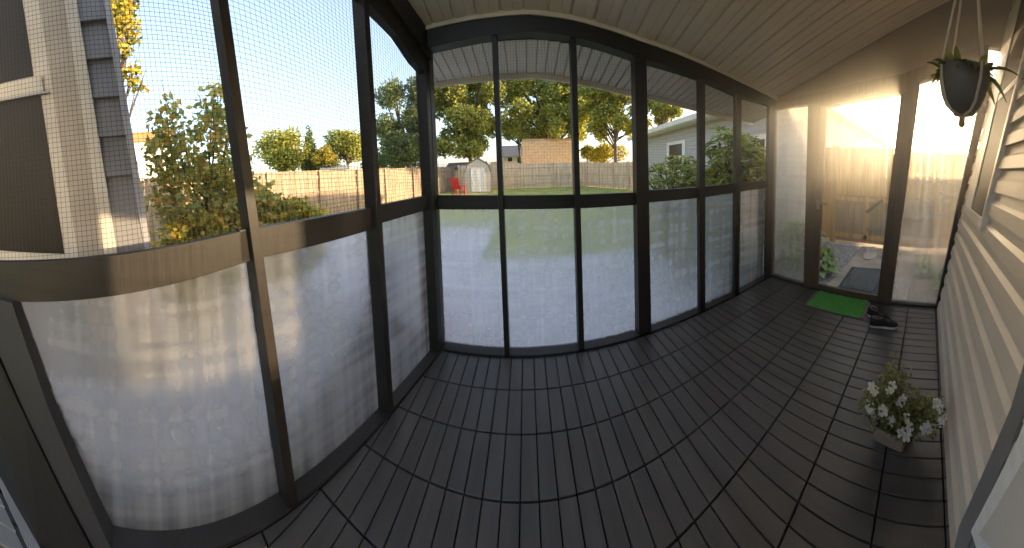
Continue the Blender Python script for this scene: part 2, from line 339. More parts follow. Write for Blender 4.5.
# door wall
part(Rpoly([(1.50, 0), (1.40, 0), (1.355, 2.45), (1.52, 2.45)], XR, XR + .09), 'post', M_BROWN, wall_right, bevel=.002)
part(Rpoly([(.455, 0), (.368, 0), (.155, 2.62), (.285, 2.62)], XR - .01, XR + .09), 'post', M_BROWN, wall_right, bevel=.002)
part(Rpoly([(-.155, 0), (-.182, 0), (-.69, 2.72), (-.57, 2.72)], XR - .01, XR + .08), 'post', M_FRAME, wall_right, bevel=.002)
part(Rpoly([(2.055, 0), (2.015, 0), (2.035, 2.4), (2.075, 2.4)], XR, XR + .09), 'post', M_BROWN, wall_right, bevel=.002)
part(Rpoly([(2.02, 0), (1.49, 0), (1.49, .02), (2.02, .02)], XR, XR + .09), 'sill', M_SILL, wall_right)
part(Rpoly([(.36, 0), (-.18, 0), (-.18, .022), (.36, .022)], XR, XR + .09), 'sill', M_SILL, wall_right)
part(Rpoly([(1.42, -.02), (.44, -.02), (.44, .012), (1.42, .012)], XR, XR + .12), 'threshold', M_SILL, wall_right)
def ztopR(y): return interp([(-.6, 2.86), (.158, 2.60), (.366, 2.46), (1.256, 2.335), (1.5, 2.385), (2.055, 2.37)], y)
hb = MB(); yy = [2.10, 1.8, 1.51, 1.26, .8, .366, .158, -.2, -.60]
for a, b in zip(yy, yy[1:]):
    ta, tb_ = (min(zc(XR, q) + .02, interp([(-.6, 3.10), (.366, 2.68), (1.256, 2.53), (2.1, 2.47)], q)) for q in (a, b))
    hb.hexa([(XR - .01, a, ztopR(a)), (XR - .01, b, ztopR(b)), (XR + .09, b, ztopR(b)), (XR + .09, a, ztopR(a))], [(XR - .01, a, ta), (XR - .01, b, tb_), (XR + .09, b, tb_), (XR + .09, a, ta)])
part(hb, 'top_beam', M_BROWN, wall_right)
gb = MB(); yy = [2.10, 1.8, 1.51, 1.26, .8, .366, .158, -.2, -.60, -1.0]
for a, b in zip(yy, yy[1:]):
    ta, tb_ = (interp([(-.6, 3.08), (.366, 2.66), (1.256, 2.51), (2.1, 2.45)], q) for q in (a, b))
    gb.hexa([(XR + .01, a, ta), (XR + .01, b, tb_), (XR + .08, b, tb_), (XR + .08, a, ta)], [(XR + .01, a, zc(XR, a) + .06), (XR + .01, b, zc(XR, b) + .06), (XR + .08, b, zc(XR, b) + .06), (XR + .08, a, zc(XR, a) + .06)])
part(gb, 'gable_panel', mat('brown_gable_board', (.20, .165, .13), .6), wall_right)

# ------------------------------------------------------------------ bays: screen above the rail, cloudy panel below
def wires(fn, na, nb, r, mb):
    """fn(s,t) -> point on the screen; na lines one way, nb the other"""
    def rod(p, q):
        p, q = Vector(p), Vector(q); t = (q - p).normalized(); u = t.orthogonal().normalized(); v = t.cross(u)
        pts = []
        for c in (p, q):
            for a in (0, 2 * PI / 3, 4 * PI / 3): pts.append(tuple(c + (u * math.cos(a) + v * math.sin(a)) * r))
        mb.add(pts, [(0, 1, 4, 3), (1, 2, 5, 4), (2, 0, 3, 5)])
    for i in range(na + 1): rod(fn(i / na, 0), fn(i / na, 1))
    for j in range(nb + 1): rod(fn(0, j / nb), fn(1, j / nb))
def quadfn(pts):
    a, b, c, d = [Vector(p) for p in pts]          # a b bottom, c d top (c above b)
    return lambda s, t: (a * (1 - s) + b * s) * (1 - t) + (d * (1 - s) + c * s) * t
def bay(num, low, high, label, r, pm):
    e = tag(empty('window_%d' % num, tuple(sum((Vector(p) for p in low), Vector()) / 4)), label, kind='structure'); bpy.context.view_layer.update()
    nrm = (Vector(low[1]) - Vector(low[0])).cross(Vector(low[3]) - Vector(low[0])).normalized()
    part(MB().slab(low, nrm * -.006), 'cloudy_panel', pm, e)
    if high:
        a, b, c, d = [Vector(p) for p in high]
        mb = MB(); wires(quadfn(high), max(2, round((b - a).length / .025)), max(2, round(((d - a).length + (c - b).length) / 2 / .025)), r, mb)
        part(mb, 'insect_screen', M_WIRE, e)
    return e
LB = [(-.95, .664, .94, 1.21, 3.5, 2.93), (.664, 1.355, 1.20, 1.23, 3.0, 2.68), (1.355, 1.985, 1.24, 1.25, 2.68, 2.38)]
def lean(y, z): return y - (.08 * z if abs(y - .664) < .01 else .0125 * z if abs(y - 1.355) < .01 else 0)
for i, (a, b, za, zb, ta, tb_) in enumerate(LB):
    low = [Lp(a, .015, .082), Lp(b, .015, .082), Lp(lean(b, zb), zb + .02, .082), Lp(lean(a, za), za + .02, .082)]
    if i == 0: low[0] = Lp(-.3, .015, .082)
    high = [Lp(lean(a, za), za + .1, .078), Lp(lean(b, zb), zb + .1, .078), Lp(lean(b, tb_), tb_, .078), Lp(lean(a, ta), ta, .078)]
    bay(i + 1, low, high, ['wide left wall bay nearest the camera with mesh over cloudy panel', 'middle left wall bay with mesh over cloudy panel', 'narrow left wall bay next to the corner post'][i], .0010, M_PANEL)
FB = [(-.77, -.20, 1.24), (-.20, .405, 1.23), (.415, .99, 1.22), (.99, 1.65, 1.235), (1.66, 2.18, 1.25), (2.18, 2.83, 1.265)]
FL = ['first front bay right of the corner post', 'second front bay, shed edge and tree behind', 'third front bay, left of the thick post', 'fourth front bay with the neighbouring window behind', 'fifth front bay with leafy shrub behind', 'last front bay beside the end wall']
for i, (a, b, z) in enumerate(FB):
    ya = YF + .085
    low = [(a, ya, .015), (b, ya, .015), (b, ya, z + .02), (a, ya, z + .02)]
    high = [(a, ya, z + .09), (b, ya, z + .09), (b, ya, 2.62), (a, ya, 2.62)]
    bay(i + 4, low, high, FL[i], .0005, M_PANEL)
bay(10, [(XR + .05, 2.04, .015), (XR + .05, 1.47, .015), (XR + .05, 1.49, 2.42), (XR + .05, 2.06, 2.40)], None, 'tall cloudy panel between the corner and the door', .001, M_PANEL2)
bay(11, [(XR + .05, .40, .015), (XR + .05, -.17, .015), (XR + .05, -.65, 2.90), (XR + .05, .18, 2.62)], None, 'tall wavy clear panel between the door and the house wall', .001, M_PANEL3)
# door
door = tag(empty('door_1', (XR + .04, .95, 0)), 'brown framed storm door with clear pane in the end wall', kind='structure'); bpy.context.view_layer.update()
dm = MB()
for q in ([(1.398, .0), (1.307, .0), (1.258, 2.36), (1.353, 2.40)], [(.537, .0), (.457, .0), (.287, 2.50), (.366, 2.47)], [(1.31, .0), (.53, .0), (.53, .075), (1.31, .075)]):
    dm.hexa([(XR + .005, y, z) for y, z in q], [(XR + .05, y, z) for y, z in q])
part(dm, 'door_frame', M_BROWN, door, bevel=.002)
part(Rpoly([(1.31, .07), (.53, .07), (.36, 2.48), (1.25, 2.36)], XR + .03, XR + .034), 'glass_pane', M_GLASS, door)
hd = MB().box(XR - .012, XR + .006, 1.31, 1.35, 1.05, 1.17).tube([(XR - .012, 1.33, 1.13), (XR - .05, 1.33, 1.13), (XR - .055, 1.27, 1.14), (XR - .05, 1.19, 1.13)], .013)
part(hd, 'handle', mat('bronze_handle', (.30, .26, .20), .3, metal=.8), door)

# ------------------------------------------------------------------ the house wall (leans back a little)
SH = .188
def Hp(x, z, off=0): return (x, -.203 - SH * z + off, z)
sd = MB(); EX = .163; z = .0; k = 0
while z < 4.0:
    z1 = min(z + EX, 4.0)
    ring = [(z, .036), (z + EX * .48, .033), (z + EX * .60, .010), (z1 - .004, .003), (z1, .0)]
    for (za, oa), (zb, ob) in zip(ring, ring[1:]):
        sd.add([Hp(.62, za, oa), Hp(XR, za, oa), Hp(XR, zb, ob), Hp(.62, zb, ob)], [(0, 3, 2, 1)])
    sd.add([Hp(.62, z, -.002), Hp(XR, z, -.002), Hp(XR, z, .036), Hp(.62, z, .036)], [(0, 1, 2, 3)])
    z = z1; k += 1
wall_house = tag(sd.build('wall_house', M_SIDING), 'beige lap siding house wall along the right side', kind='structure')
MB().hexa([Hp(-.1, 0, -.12), Hp(XR, 0, -.12), Hp(XR, 0, -.004), Hp(-.1, 0, -.004)], [Hp(-.1, 4, -.12), Hp(XR, 4, -.12), Hp(XR, 4, -.004), Hp(-.1, 4, -.004)]).build('wall_core', M_GREYTRIM, wall_house)
# narrow ledge strip at the foot of the wall
MB().hexa([Hp(.3, .0, .0), Hp(XR, .0, .0), Hp(XR, .0, .030), Hp(.3, .0, .030)], [Hp(.3, .05, .0), Hp(XR, .05, .0), Hp(XR, .05, .030), Hp(.3, .05, .030)]).build('starter_strip', M_GREYTRIM, wall_house)
# grey trim post beside the door
def Hq(pts, o0, o1): return MB().hexa([Hp(x, z, o0) for x, z in pts], [Hp(x, z, o1) for x, z in pts])
tag(Hq([(.96, .0), (.86, .0), (.86, .25), (.715, .83), (.60, 1.4), (.60, 3.9), (.72, 3.9), (.72, 1.4), (.79, .80), (.965, .17)], .0, .046).build('trim_3', M_GREYTRIM), 'grey corner trim between the siding and white door', kind='structure')
hd2 = tag(empty('door_2', Hp(.55, .3, 0)), 'white house door casing at the lower right', kind='structure'); bpy.context.view_layer.update()
part(Hq([(.853, .31), (.78, .345), (.62, .50), (.40, .75), (.40, 3.0), (.58, 3.0), (.58, 1.4), (.695, .80)], .0, .055), 'casing', M_OLDWHITE, hd2, bevel=.006)
part(Hq([(.78, .40), (.62, .55), (.44, .80), (.44, 2.9), (.53, 2.9), (.53, 1.4), (.63, .80)], .055, .062), 'inner_moulding', M_WHITE, hd2, bevel=.003)
part(Hq([(.86, .0), (.30, .0), (.30, .60), (.62, .44), (.78, .30), (.86, .27)], .0, .035), 'kick_plate', M_GREYTRIM, hd2)
# window in the house wall
wh = tag(empty('window_12', Hp(2.2, 1.2, 0)), 'white cased house window above the siding on the right', kind='structure'); bpy.context.view_layer.update()
part(Hq([(2.66, 1.18), (1.76, 1.18), (1.76, 1.26), (2.66, 1.26)], .0, .05), 'window_sill', M_WHITE, wh)
part(Hq([(2.66, 1.26), (2.30, 1.26), (2.42, 3.5), (2.90, 3.5)], .0, .045), 'casing', M_WHITE, wh)
part(Hq([(1.795, 1.20), (1.755, 1.17), (1.725, 2.4), (1.70, 3.5), (1.75, 3.5)], .0, .055), 'casing', M_WHITE, wh)
part(Hq([(2.30, 1.26), (1.80, 1.26), (1.76, 3.5), (2.42, 3.5)], .01, .036), 'pane', mat('screened_window', (.10, .09, .075), .6, None, None, 0, .15), wh)
part(Hq([(2.33, 2.28), (1.775, 2.28), (1.775, 2.34), (2.33, 2.34)], .015, .04), 'meeting_rail', M_WHITE, wh)

# back corner behind the camera
wb = MB()
def Bk(y, z, off=0): return (xl(y) + .0 - off, y - .5 * z, z)
tag(MB().hexa([(-1.07, -.39, .002), (-1.31, -.76, .002), (-1.35, -.85, .002), (-1.06, -.45, .002)], [(-1.07, -.39, .012), (-1.31, -.76, .012), (-1.35, -.85, .012), (-1.06, -.45, .012)]).build('trim_4', M_GREYTRIM), 'pale corner trim at the lower left edge', kind='structure')
lb = MB()
for k in range(6):
    z0 = k * .13; z1 = z0 + .13; s = lambda z: -.60 - .53 * z
    lb.hexa([(-1.05 - k * .06, -.47 - k * .085, .0), (-1.11 - k * .06, -.555 - k * .085, .0), (-1.11 - k * .06, -1.0, .0), (-1.05 - k * .06, -1.0, .0)], [(-1.05 - k * .06, -.47 - k * .085, .016), (-1.11 - k * .06, -.555 - k * .085, .008), (-1.11 - k * .06, -1.0, .008), (-1.05 - k * .06, -1.0, .016)])
tag(lb.build('wall_back', M_GREYTRIM), 'lap siding just visible at the lower left edge', kind='structure')

# ------------------------------------------------------------------ outdoors
GZ = -.12
gr = MB(); N = 40
for i in range(N + 1):
    for j in range(N + 1):
        gr.v.append((-60 + 120 * i / N, -20 + 100 * j / N, GZ - .02))
for i in range(N):
    for j in range(N): a = i * (N + 1) + j; gr.f.append((a, a + N + 1, a + N + 2, a + 1))
tag(gr.build('lawn', M_GRASS), 'green lawn of the back yard', 'lawn', kind='stuff')
tag(MB().hexa([(-5, -3, GZ - .06), (-1.42, -3, GZ - .06), (-.9, 2.13, GZ - .06), (4.3, 2.13, GZ - .06), (4.3, 4.6, GZ - .06), (-.9, 4.6, GZ - .06), (-.9, 7, GZ - .06), (-5, 7, GZ - .06)], [(-5, -3, GZ), (-1.42, -3, GZ), (-.9, 2.13, GZ), (4.3, 2.13, GZ), (4.3, 4.6, GZ), (-.9, 4.6, GZ), (-.9, 7, GZ), (-5, 7, GZ)]).build('patio', M_PATIO), 'pale concrete patio around the porch', 'patio', kind='structure')
tag(MB().box(3.05, 8.5, .2, 1.35, GZ - .05, GZ + .01).build('garden_path', M_STONE, bevel=.01), 'tan stone path leading from the door to the gate', 'path', kind='structure')
tag(MB().box(3.0, 14, -6, 2.5, GZ - .06, GZ - .01).build('side_yard', mat('trodden_earth', (.26, .20, .14), .95)), 'bare earth side yard beyond the door', 'yard', kind='structure')
tag(MB().box(3.02, 5.4, 1.36, 2.48, GZ - .05, GZ + .005).build('gravel_bed', M_GRAVEL), 'grey gravel bed beside the path', 'gravel', kind='stuff')
pb = MB()
for i in range(260):
    x = rnd.uniform(3.6, 5.2); y = rnd.uniform(1.37, 2.2); r = rnd.uniform(.02, .045)
    pb.lathe([(r * .5, -r * .3), (r, 0), (r * .6, r * .5)], (x, y, GZ + .012), 6)
tag(pb.build('loose_gravel', M_GRAVEL), 'coarse grey stones scattered left of the path', 'gravel', kind='stuff')
for i, (x, y, a, b) in enumerate([(4.75, 1.05, .26, .13), (5.08, 1.1, .2, .12), (4.85, .72, .24, .14), (5.12, .65, .16, .14)]):
    m = MB().lathe([(.9, -.01), (1.0, .0), (1.0, .022), (.93, .03)], (0, 0, 0), 7, a, b)
    o = m.build('stepping_stone', mat('pale_flagstone', (.50, .42, .32), .8) if i == 0 else bpy.data.materials['pale_flagstone'], bevel=.004); o.location = (x, y, GZ + .02)
    tag(o, ['large pale flagstone on the path, nearest the hosta side', 'pale flagstone close to the gate on the hosta side', 'pale flagstone on the path behind the dark doormat, right side', 'small pale flagstone at the gate, right side'][i], 'stone', 'flagstones by the gate')

def planks(name, A, B, z0, z1, m, label, cat='fence', pw=.14, post_gap=2.4, rails=(.3, 1.0, 1.6), side=1, cap=False, posts=True, gap=.006):
    A = Vector((A[0], A[1], 0)); B = Vector((B[0], B[1], 0)); L = (B - A).length; t = (B - A) / L; nrm = Vector((-t.y, t.x, 0)) * side
    root = tag(empty(name, (A.x, A.y, z0)), label, cat); bpy.context.view_layer.update()
    mb = MB(); n = int(L / pw)
    for i in range(n):
        a = A + t * (i * L / n + gap / 2); b = A + t * ((i + 1) * L / n - gap / 2); zz = z1 + rnd.uniform(-.012, .012); o = nrm * rnd.uniform(0, .006)
        mb.hexa([tuple(a + o + Vector((0, 0, z0))), tuple(b + o + Vector((0, 0, z0))), tuple(b + o - nrm * .02 + Vector((0, 0, z0))), tuple(a + o - nrm * .02 + Vector((0, 0, z0)))],
                [tuple(a + o + Vector((0, 0, zz))), tuple(b + o + Vector((0, 0, zz))), tuple(b + o - nrm * .02 + Vector((0, 0, zz))), tuple(a + o - nrm * .02 + Vector((0, 0, zz)))])
    part(mb, 'boards', m, root)
    for r in rails:
        q = MB(); z = z0 + r
        q.hexa([tuple(A + nrm * .006 + Vector((0, 0, z))), tuple(B + nrm * .006 + Vector((0, 0, z))), tuple(B + nrm * .045 + Vector((0, 0, z))), tuple(A + nrm * .045 + Vector((0, 0, z)))],
               [tuple(A + nrm * .006 + Vector((0, 0, z + .09))), tuple(B + nrm * .006 + Vector((0, 0, z + .09))), tuple(B + nrm * .045 + Vector((0, 0, z + .09))), tuple(A + nrm * .045 + Vector((0, 0, z + .09)))])
        part(q, 'rail', m, root)
    if cap:
        q = MB().hexa([tuple(A - nrm * .05 + Vector((0, 0, z1 + .01))), tuple(B - nrm * .05 + Vector((0, 0, z1 + .01))), tuple(B + nrm * .07 + Vector((0, 0, z1 + .01))), tuple(A + nrm * .07 + Vector((0, 0, z1 + .01)))],
                      [tuple(A - nrm * .05 + Vector((0, 0, z1 + .05))), tuple(B - nrm * .05 + Vector((0, 0, z1 + .05))), tuple(B + nrm * .07 + Vector((0, 0, z1 + .05))), tuple(A + nrm * .07 + Vector((0, 0, z1 + .05)))])
        part(q, 'cap_board', m, root)
    if posts:
        k = max(1, round(L / post_gap))
        for i in range(k + 1):
            c = A + t * (L * i / k) + nrm * .06
            part(MB().box(c.x - .05, c.x + .05, c.y - .05, c.y + .05, z0, z1 + .06), 'post', m, root)
    return root
M_FENCE2 = mat('grey_fence_wood', (.62, .47, .32), .85, ((9, 9, 1), .25), ((30, 30, 3), .3))
planks('wooden_fence', (-7.7, -5), (-7.4, 12), GZ, 1.76, M_FENCE, 'long beige plank fence with cap board along the left yard edge', side=-1, cap=True)
planks('wooden_fence', (-7.4, 12), (-5.5, 18.8), GZ, 1.74, M_FENCE, 'sunlit beige plank fence running back toward the shed', side=-1, cap=True)
planks('wooden_fence', (-5.5, 20.5), (4.9, 20.5), GZ, 1.86, M_FENCE2, 'brown plank fence at the back behind the shed and lawn', side=-1)
planks('wooden_fence', (4.9, 20.3), (7.6, 15.0), GZ, 1.78, M_FENCE2, 'grey picket fence with thick posts right of the back lawn', side=-1, post_gap=1.6)
# gate and fence beyond the door
GX = 5.45
planks('tall_side_fence', (GX + .06, 2.42), (GX + .06, -2.2), GZ + .05, 2.06, M_GATE, 'tall warm cedar fence beyond the door, sunlit at its top', pw=.145, rails=(), side=1, posts=False)
gt = tag(empty('wooden_gate', (GX, 1.3, GZ)), 'low cedar plank gate with diagonal brace at the path end', 'gate'); bpy.context.view_layer.update()
mb = MB()
for i in range(15):
    y = -.15 + i * .145
    mb.box(GX - .022, GX, y, y + .138, GZ + .05, .98 + rnd.uniform(-.01, .01))
M_GT2 = mat('gate_wood', (.36, .25, .15), .8, ((12, 12, 1), .3), ((30, 30, 3), .3))
part(mb, 'boards', M_GT2, gt)
for nm, q in (('rail', (-.15, 2.02, .86, .95)), ('rail', (-.15, 2.02, .02, .12)), ('stile', (1.28, 1.37, -.05, .98)), ('stile', (.50, .58, -.05, .98))):
    part(MB().box(GX - .05, GX - .022, q[0], q[1], q[2], q[3]), nm, M_GATE, gt)
part(MB().hexa([(GX - .07, 1.33, .66), (GX - .07, .98, .96), (GX - .05, .98, .96), (GX - .05, 1.33, .66)], [(GX - .07, 1.29, .60), (GX - .07, .94, .90), (GX - .05, .94, .90), (GX - .05, 1.29, .60)]), 'brace', M_BROWN, gt)
part(MB().box(GX - .065, GX - .05, .95, 1.30, .24, .28), 'latch', M_GREYTRIM, gt)
tag(MB().box(GX - .06, GX + .05, 2.02, 2.15, GZ, 2.10).build('gate_post', M_GATE), 'square cedar post left of the low gate', 'post')

# neighbour's house on the right
A0 = Vector((4.8, 2.5, 0)); A1 = Vector((6.1, 12.9, 0)); nh = tag(empty('neighbour_house', (5.5, 6, GZ)), 'grey lap sided house with white gutter beyond the front bays', 'house'); bpy.context.view_layer.update()
def lapwall(P, Q, z0, z1, ex, m, name, root, outn):
    mb = MB(); z = z0
    while z < z1 - 1e-6:
        zb = min(z + ex, z1); o = outn * .022
        P0 = P + Vector((0, 0, z)); Q0 = Q + Vector((0, 0, z)); P1 = P + Vector((0, 0, zb)); Q1 = Q + Vector((0, 0, zb))
        mb.add([tuple(P0 + o), tuple(Q0 + o), tuple(Q1), tuple(P1), tuple(P0), tuple(Q0)], [(0, 1, 2, 3), (4, 5, 1, 0)]); z = zb
    return part(mb, name, m, root)
tA = (A1 - A0).normalized(); nA = Vector((-tA.y, tA.x, 0)); B1 = Vector((14.2, 2.5, 0)); nB = Vector((0, -1, 0))
lapwall(A0, A1, GZ, 3.0, .15, M_NSIDE, 'side_wall', nh, nA)
lapwall(A0, B1, GZ, 3.0, .15, M_NSIDE, 'end_wall', nh, nB)
part(MB().hexa([tuple(A0 - nA * .05 - nB * .05), tuple(A1 - nA * .05), (14.2, 12.9, 0), tuple(B1 - nB * .05)], [tuple(A0 - nA * .05 - nB * .05 + Vector((0, 0, 3))), tuple(A1 - nA * .05 + Vector((0, 0, 3))), (14.2, 12.9, 3), tuple(B1 - nB * .05 + Vector((0, 0, 3)))]), 'wall_core', M_NSIDE, nh)
part(MB().box(4.74, 4.86, 2.44, 2.56, GZ, 3.0), 'corner_board', M_WHITE, nh)
def ov(P, o, z): q = P + o; return (q.x, q.y, z)
oA = nA * .45; oB = nB * .18
c0 = A0 + oA + oB; c1 = A1 + oA + Vector((0, .4, 0)); c2 = Vector((14.6, 13.3, 0)); c3 = B1 + oB + Vector((.3, 0, 0))
rg0 = Vector((9.6, 5.5, 4.55)); rg1 = Vector((10.0, 10.0, 4.55))
z = 3.12
part(MB().add([(c0.x, c0.y, z), (c1.x, c1.y, z), tuple(rg1), tuple(rg0), (c2.x, c2.y, z), (c3.x, c3.y, z)], [(0, 1, 2, 3), (1, 4, 2), (4, 5, 3, 2), (5, 0, 3), (0, 5, 4, 1)]), 'roof', M_ROOF, nh)
g = MB()
for P, Q in ((c0, c1), (c0, c3)):
    t = (Q - P).normalized(); nn = Vector((-t.y, t.x, 0)) if P is c0 and Q is c1 else Vector((t.y, -t.x, 0))
    a = P; b = Q
    g.hexa([(a.x, a.y, 2.93), (b.x, b.y, 2.93), (b.x + nn.x * .1, b.y + nn.y * .1, 2.97), (a.x + nn.x * .1, a.y + nn.y * .1, 2.97)], [(a.x, a.y, 3.13), (b.x, b.y, 3.13), (b.x + nn.x * .12, b.y + nn.y * .12, 3.13), (a.x + nn.x * .12, a.y + nn.y * .12, 3.13)])
part(g, 'gutter', M_WHITE, nh)
part(MB().add([(c0.x, c0.y, 2.96), (c1.x, c1.y, 2.96), (A1.x, A1.y, 2.96), (A0.x, A0.y, 2.96), (B1.x, B1.y, 2.96), (c3.x, c3.y, 2.96)], [(0, 1, 2, 3), (0, 3, 4, 5)]), 'soffit', M_WHITE, nh)
def Apt(y): return A0 + tA * ((y - A0.y) / tA.y)
for ya, yb, z0, z1 in ((7.55, 9.1, 1.28, 2.5), (3.6, 4.0, 1.2, 2.35)):
    P, Q = Apt(ya), Apt(yb); fr = MB()
    def wq(s0, s1, za, zb, o0, o1):
        a = P + (Q - P) * s0; b = P + (Q - P) * s1
        return [tuple(a + nA * o0 + Vector((0, 0, za))), tuple(b + nA * o0 + Vector((0, 0, za))), tuple(b + nA * o1 + Vector((0, 0, za))), tuple(a + nA * o1 + Vector((0, 0, za)))], [tuple(a + nA * o0 + Vector((0, 0, zb))), tuple(b + nA * o0 + Vector((0, 0, zb))), tuple(b + nA * o1 + Vector((0, 0, zb))), tuple(a + nA * o1 + Vector((0, 0, zb)))]
    for s0, s1, za, zb in ((0, .13, z0, z1), (.87, 1, z0, z1), (.1, .9, z1 - .12, z1), (.1, .9, z0, z0 + .1), (.1, .9, (z0 + z1) / 2 - .02, (z0 + z1) / 2 + .03)):
        fr.hexa(*wq(s0, s1, za, zb, .0, .07))
    f = part(fr, 'window', M_WHITE, nh)
    pn = MB().hexa(*wq(.1, .9, z0 + .05, z1 - .05, .02, .04)).build('pane', M_DARKGLASS); pn.parent = f; pn.matrix_parent_inverse = f.matrix_world.inverted()

# barn-style shed
sh = tag(empty('garden_shed', (-3.3, 17.3, GZ), math.radians(10)), 'pale barn-style shed with crossed double doors at the back fence', 'shed')
def gamb(w, h): return [(-w / 2, 0), (w / 2, 0), (w / 2, h * .62), (w * .40, h * .82), (0, h), (-w * .40, h * .82), (-w / 2, h * .62)]
def lp_part(mb, name, m, root, **k):
    o = mb.build(name, m, root, **k); return o
W, H_, D_ = 1.75, 2.38, 1.9
lp_part(MB().hexa([(x, 0, z) for x, z in gamb(W, H_)], [(x, D_, z) for x, z in gamb(W, H_)]), 'body', M_SHED, sh)
ro = MB(); gp = [(W / 2 + .05, H_ * .60), (W * .40 + .03, H_ * .82 + .03), (0, H_ + .05), (-W * .40 - .03, H_ * .82 + .03), (-W / 2 - .05, H_ * .60)]
for (xa, za), (xb, zb) in zip(gp, gp[1:]): ro.hexa([(xa, -.06, za), (xb, -.06, zb), (xb, D_ + .06, zb), (xa, D_ + .06, za)], [(xa, -.06, za + .05), (xb, -.06, zb + .05), (xb, D_ + .06, zb + .05), (xa, D_ + .06, za + .05)])
lp_part(ro, 'roof', mat('brown_shed_roof', (.30, .22, .15), .9), sh)
for s in (-1, 1):
    x0, x1 = (0.01 * s, .46 * s); d = MB().box(min(x0, x1), max(x0, x1), -.03, 0, .08, 1.72)
    for a, b in ((0, .06), (.40, .46)): d.box(min(a * s, b * s), max(a * s, b * s), -.05, -.03, .08, 1.72)
    for za in (.08, .78, 1.66): d.box(min(x0, x1), max(x0, x1), -.05, -.03, za, za + .07)
    d.hexa([(.04 * s, -.045, .12), (.10 * s, -.045, .12), (.43 * s, -.045, .78), (.37 * s, -.045, .78)], [(.04 * s, -.03, .12), (.10 * s, -.03, .12), (.43 * s, -.03, .78), (.37 * s, -.03, .78)])
    d.hexa([(.37 * s, -.045, .12), (.43 * s, -.045, .12), (.10 * s, -.045, .78), (.04 * s, -.045, .78)], [(.37 * s, -.03, .12), (.43 * s, -.03, .12), (.10 * s, -.03, .78), (.04 * s, -.03, .78)])
    lp_part(d, 'door', M_WHITE, sh)
# far buildings
def house(name, c, rz, w, d, eave_z, ridge_z, wallm, roofm, label, cat='house', over=.3, wins=(), gambrel=False):
    r = tag(empty(name, c, rz), label, cat)
    lp_part(MB().box(-w / 2, w / 2, 0, d, 0, eave_z), 'walls', wallm, r)
    q = MB()
    if gambrel:
        pr = [(-over, eave_z), (d * .12, eave_z + (ridge_z - eave_z) * .82), (d * .5, ridge_z), (d * .88, eave_z + (ridge_z - eave_z) * .82), (d + over, eave_z)]
    else: pr = [(-over, eave_z - .05), (d / 2, ridge_z), (d + over, eave_z - .05)]
    q.hexa([(-w / 2 - over, y, z) for y, z in pr], [(w / 2 + over, y, z) for y, z in pr])
    lp_part(q, 'roof', roofm, r)
    for x, z, ww, hh in wins:
        f = lp_part(MB().box(x - ww / 2 - .08, x + ww / 2 + .08, -.06, 0, z - .08, z + hh + .08), 'window', M_WHITE, r)
        lp_part(MB().box(x - ww / 2, x + ww / 2, -.08, -.05, z, z + hh), 'pane', M_DARKGLASS, f)
    return r
house('outbuilding', (2.2, 23.5, GZ), 0, 4.7, 1.8, 2.0, 4.35, M_SHED, M_TAN, 'large tan roofed barn building behind the back fence', 'building', .15, (), True)
dk = house('distant_house', (-1.9, 38, GZ), 0, 3.0, 6, 3.4, 5.2, M_SHED, M_ROOF, 'dark roofed house between the trees and the tan barn', wins=((-.4, 2.3, .7, .9), (.9, 2.3, .5, .9)))
house('white_house', (-20.2, 1.9, GZ), math.radians(84), 4.2, 5, 5.3, 6.6, M_WHITE, M_ORANGE, 'white building with orange tiled roof far left behind the shrub', wins=((-1.0, 2.6, .7, 1.1), (1.0, 2.6, .7, 1.1)))
house('distant_shed', (-25, 27, GZ), math.radians(40), 3.4, 3, 2.6, 3.2, M_FENCE, M_WHITE, 'low white roofed shed far beyond the left fence', 'shed')
house('distant_shed', (-2.05, 22.3, GZ), 0, 1.8, 3, 1.5, 2.25, M_WHITE, M_TAN, 'small white shed with tan roof right behind the barn-style shed', 'shed')
house('distant_shed', (-6.0, 24.5, GZ), 0, 3.5, 3, 1.7, 2.4, M_FENCE2, M_ROOF, 'brown outbuilding behind the red chair and left fence', 'shed')
pl = tag(MB().tube([(-29.9, 23.6, GZ), (-29.8, 23.7, 9.4)], [.16, .12]).build('utility_pole', mat('pale_pole', (.5, .46, .40), .8)), 'pale utility pole among trees beyond the left fence', 'pole')
cb = MB().box(-30.6, -29.0, 23.6, 23.7, 7.6, 7.75).build('crossarm', M_FENCE); cb.parent = pl
# house wing at the far left
wg = tag(empty('house_wing', (-2.3, -1, GZ)), 'grey lap sided wing of the house with window at the left edge', 'house'); bpy.context.view_layer.update()
def Wp(y, z, o=0): return (-2.3 + o, y - .11 * (z - 1.08), z)
def Wq(y0, y1, z0, z1, o0, o1): return MB().hexa([Wp(y0, z0, o0), Wp(y1, z0, o0), Wp(y1, z0, o1), Wp(y0, z0, o1)], [Wp(y0, z1, o0), Wp(y1, z1, o0), Wp(y1, z1, o1), Wp(y0, z1, o1)])
q = MB(); z = GZ
while z < 4.6:
    zz = z + .36
    q.add([Wp(-2.6, z, .05), Wp(.17, z, .05), Wp(.17, zz - .05, .008), Wp(-2.6, zz - .05, .008), Wp(-2.6, zz, .0), Wp(.17, zz, 0), Wp(-2.6, z, -.01), Wp(.17, z, -.01)], [(0, 1, 2, 3), (3, 2, 5, 4), (6, 7, 1, 0)]); z = zz
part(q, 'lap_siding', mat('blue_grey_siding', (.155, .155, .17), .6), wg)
part(Wq(-2.6, .18, GZ, 4.6, -2.2, -.02), 'walls', M_NSIDE, wg)
part(Wq(.15, .21, GZ, 4.6, -.03, .06), 'corner_board', mat('grey_corner_board', (.30, .30, .33), .5), wg)
M_WT = mat('wing_trim_paint', (.50, .45, .38), .6); M_WC = mat('wing_casing_paint', (.34, .29, .235), .6)
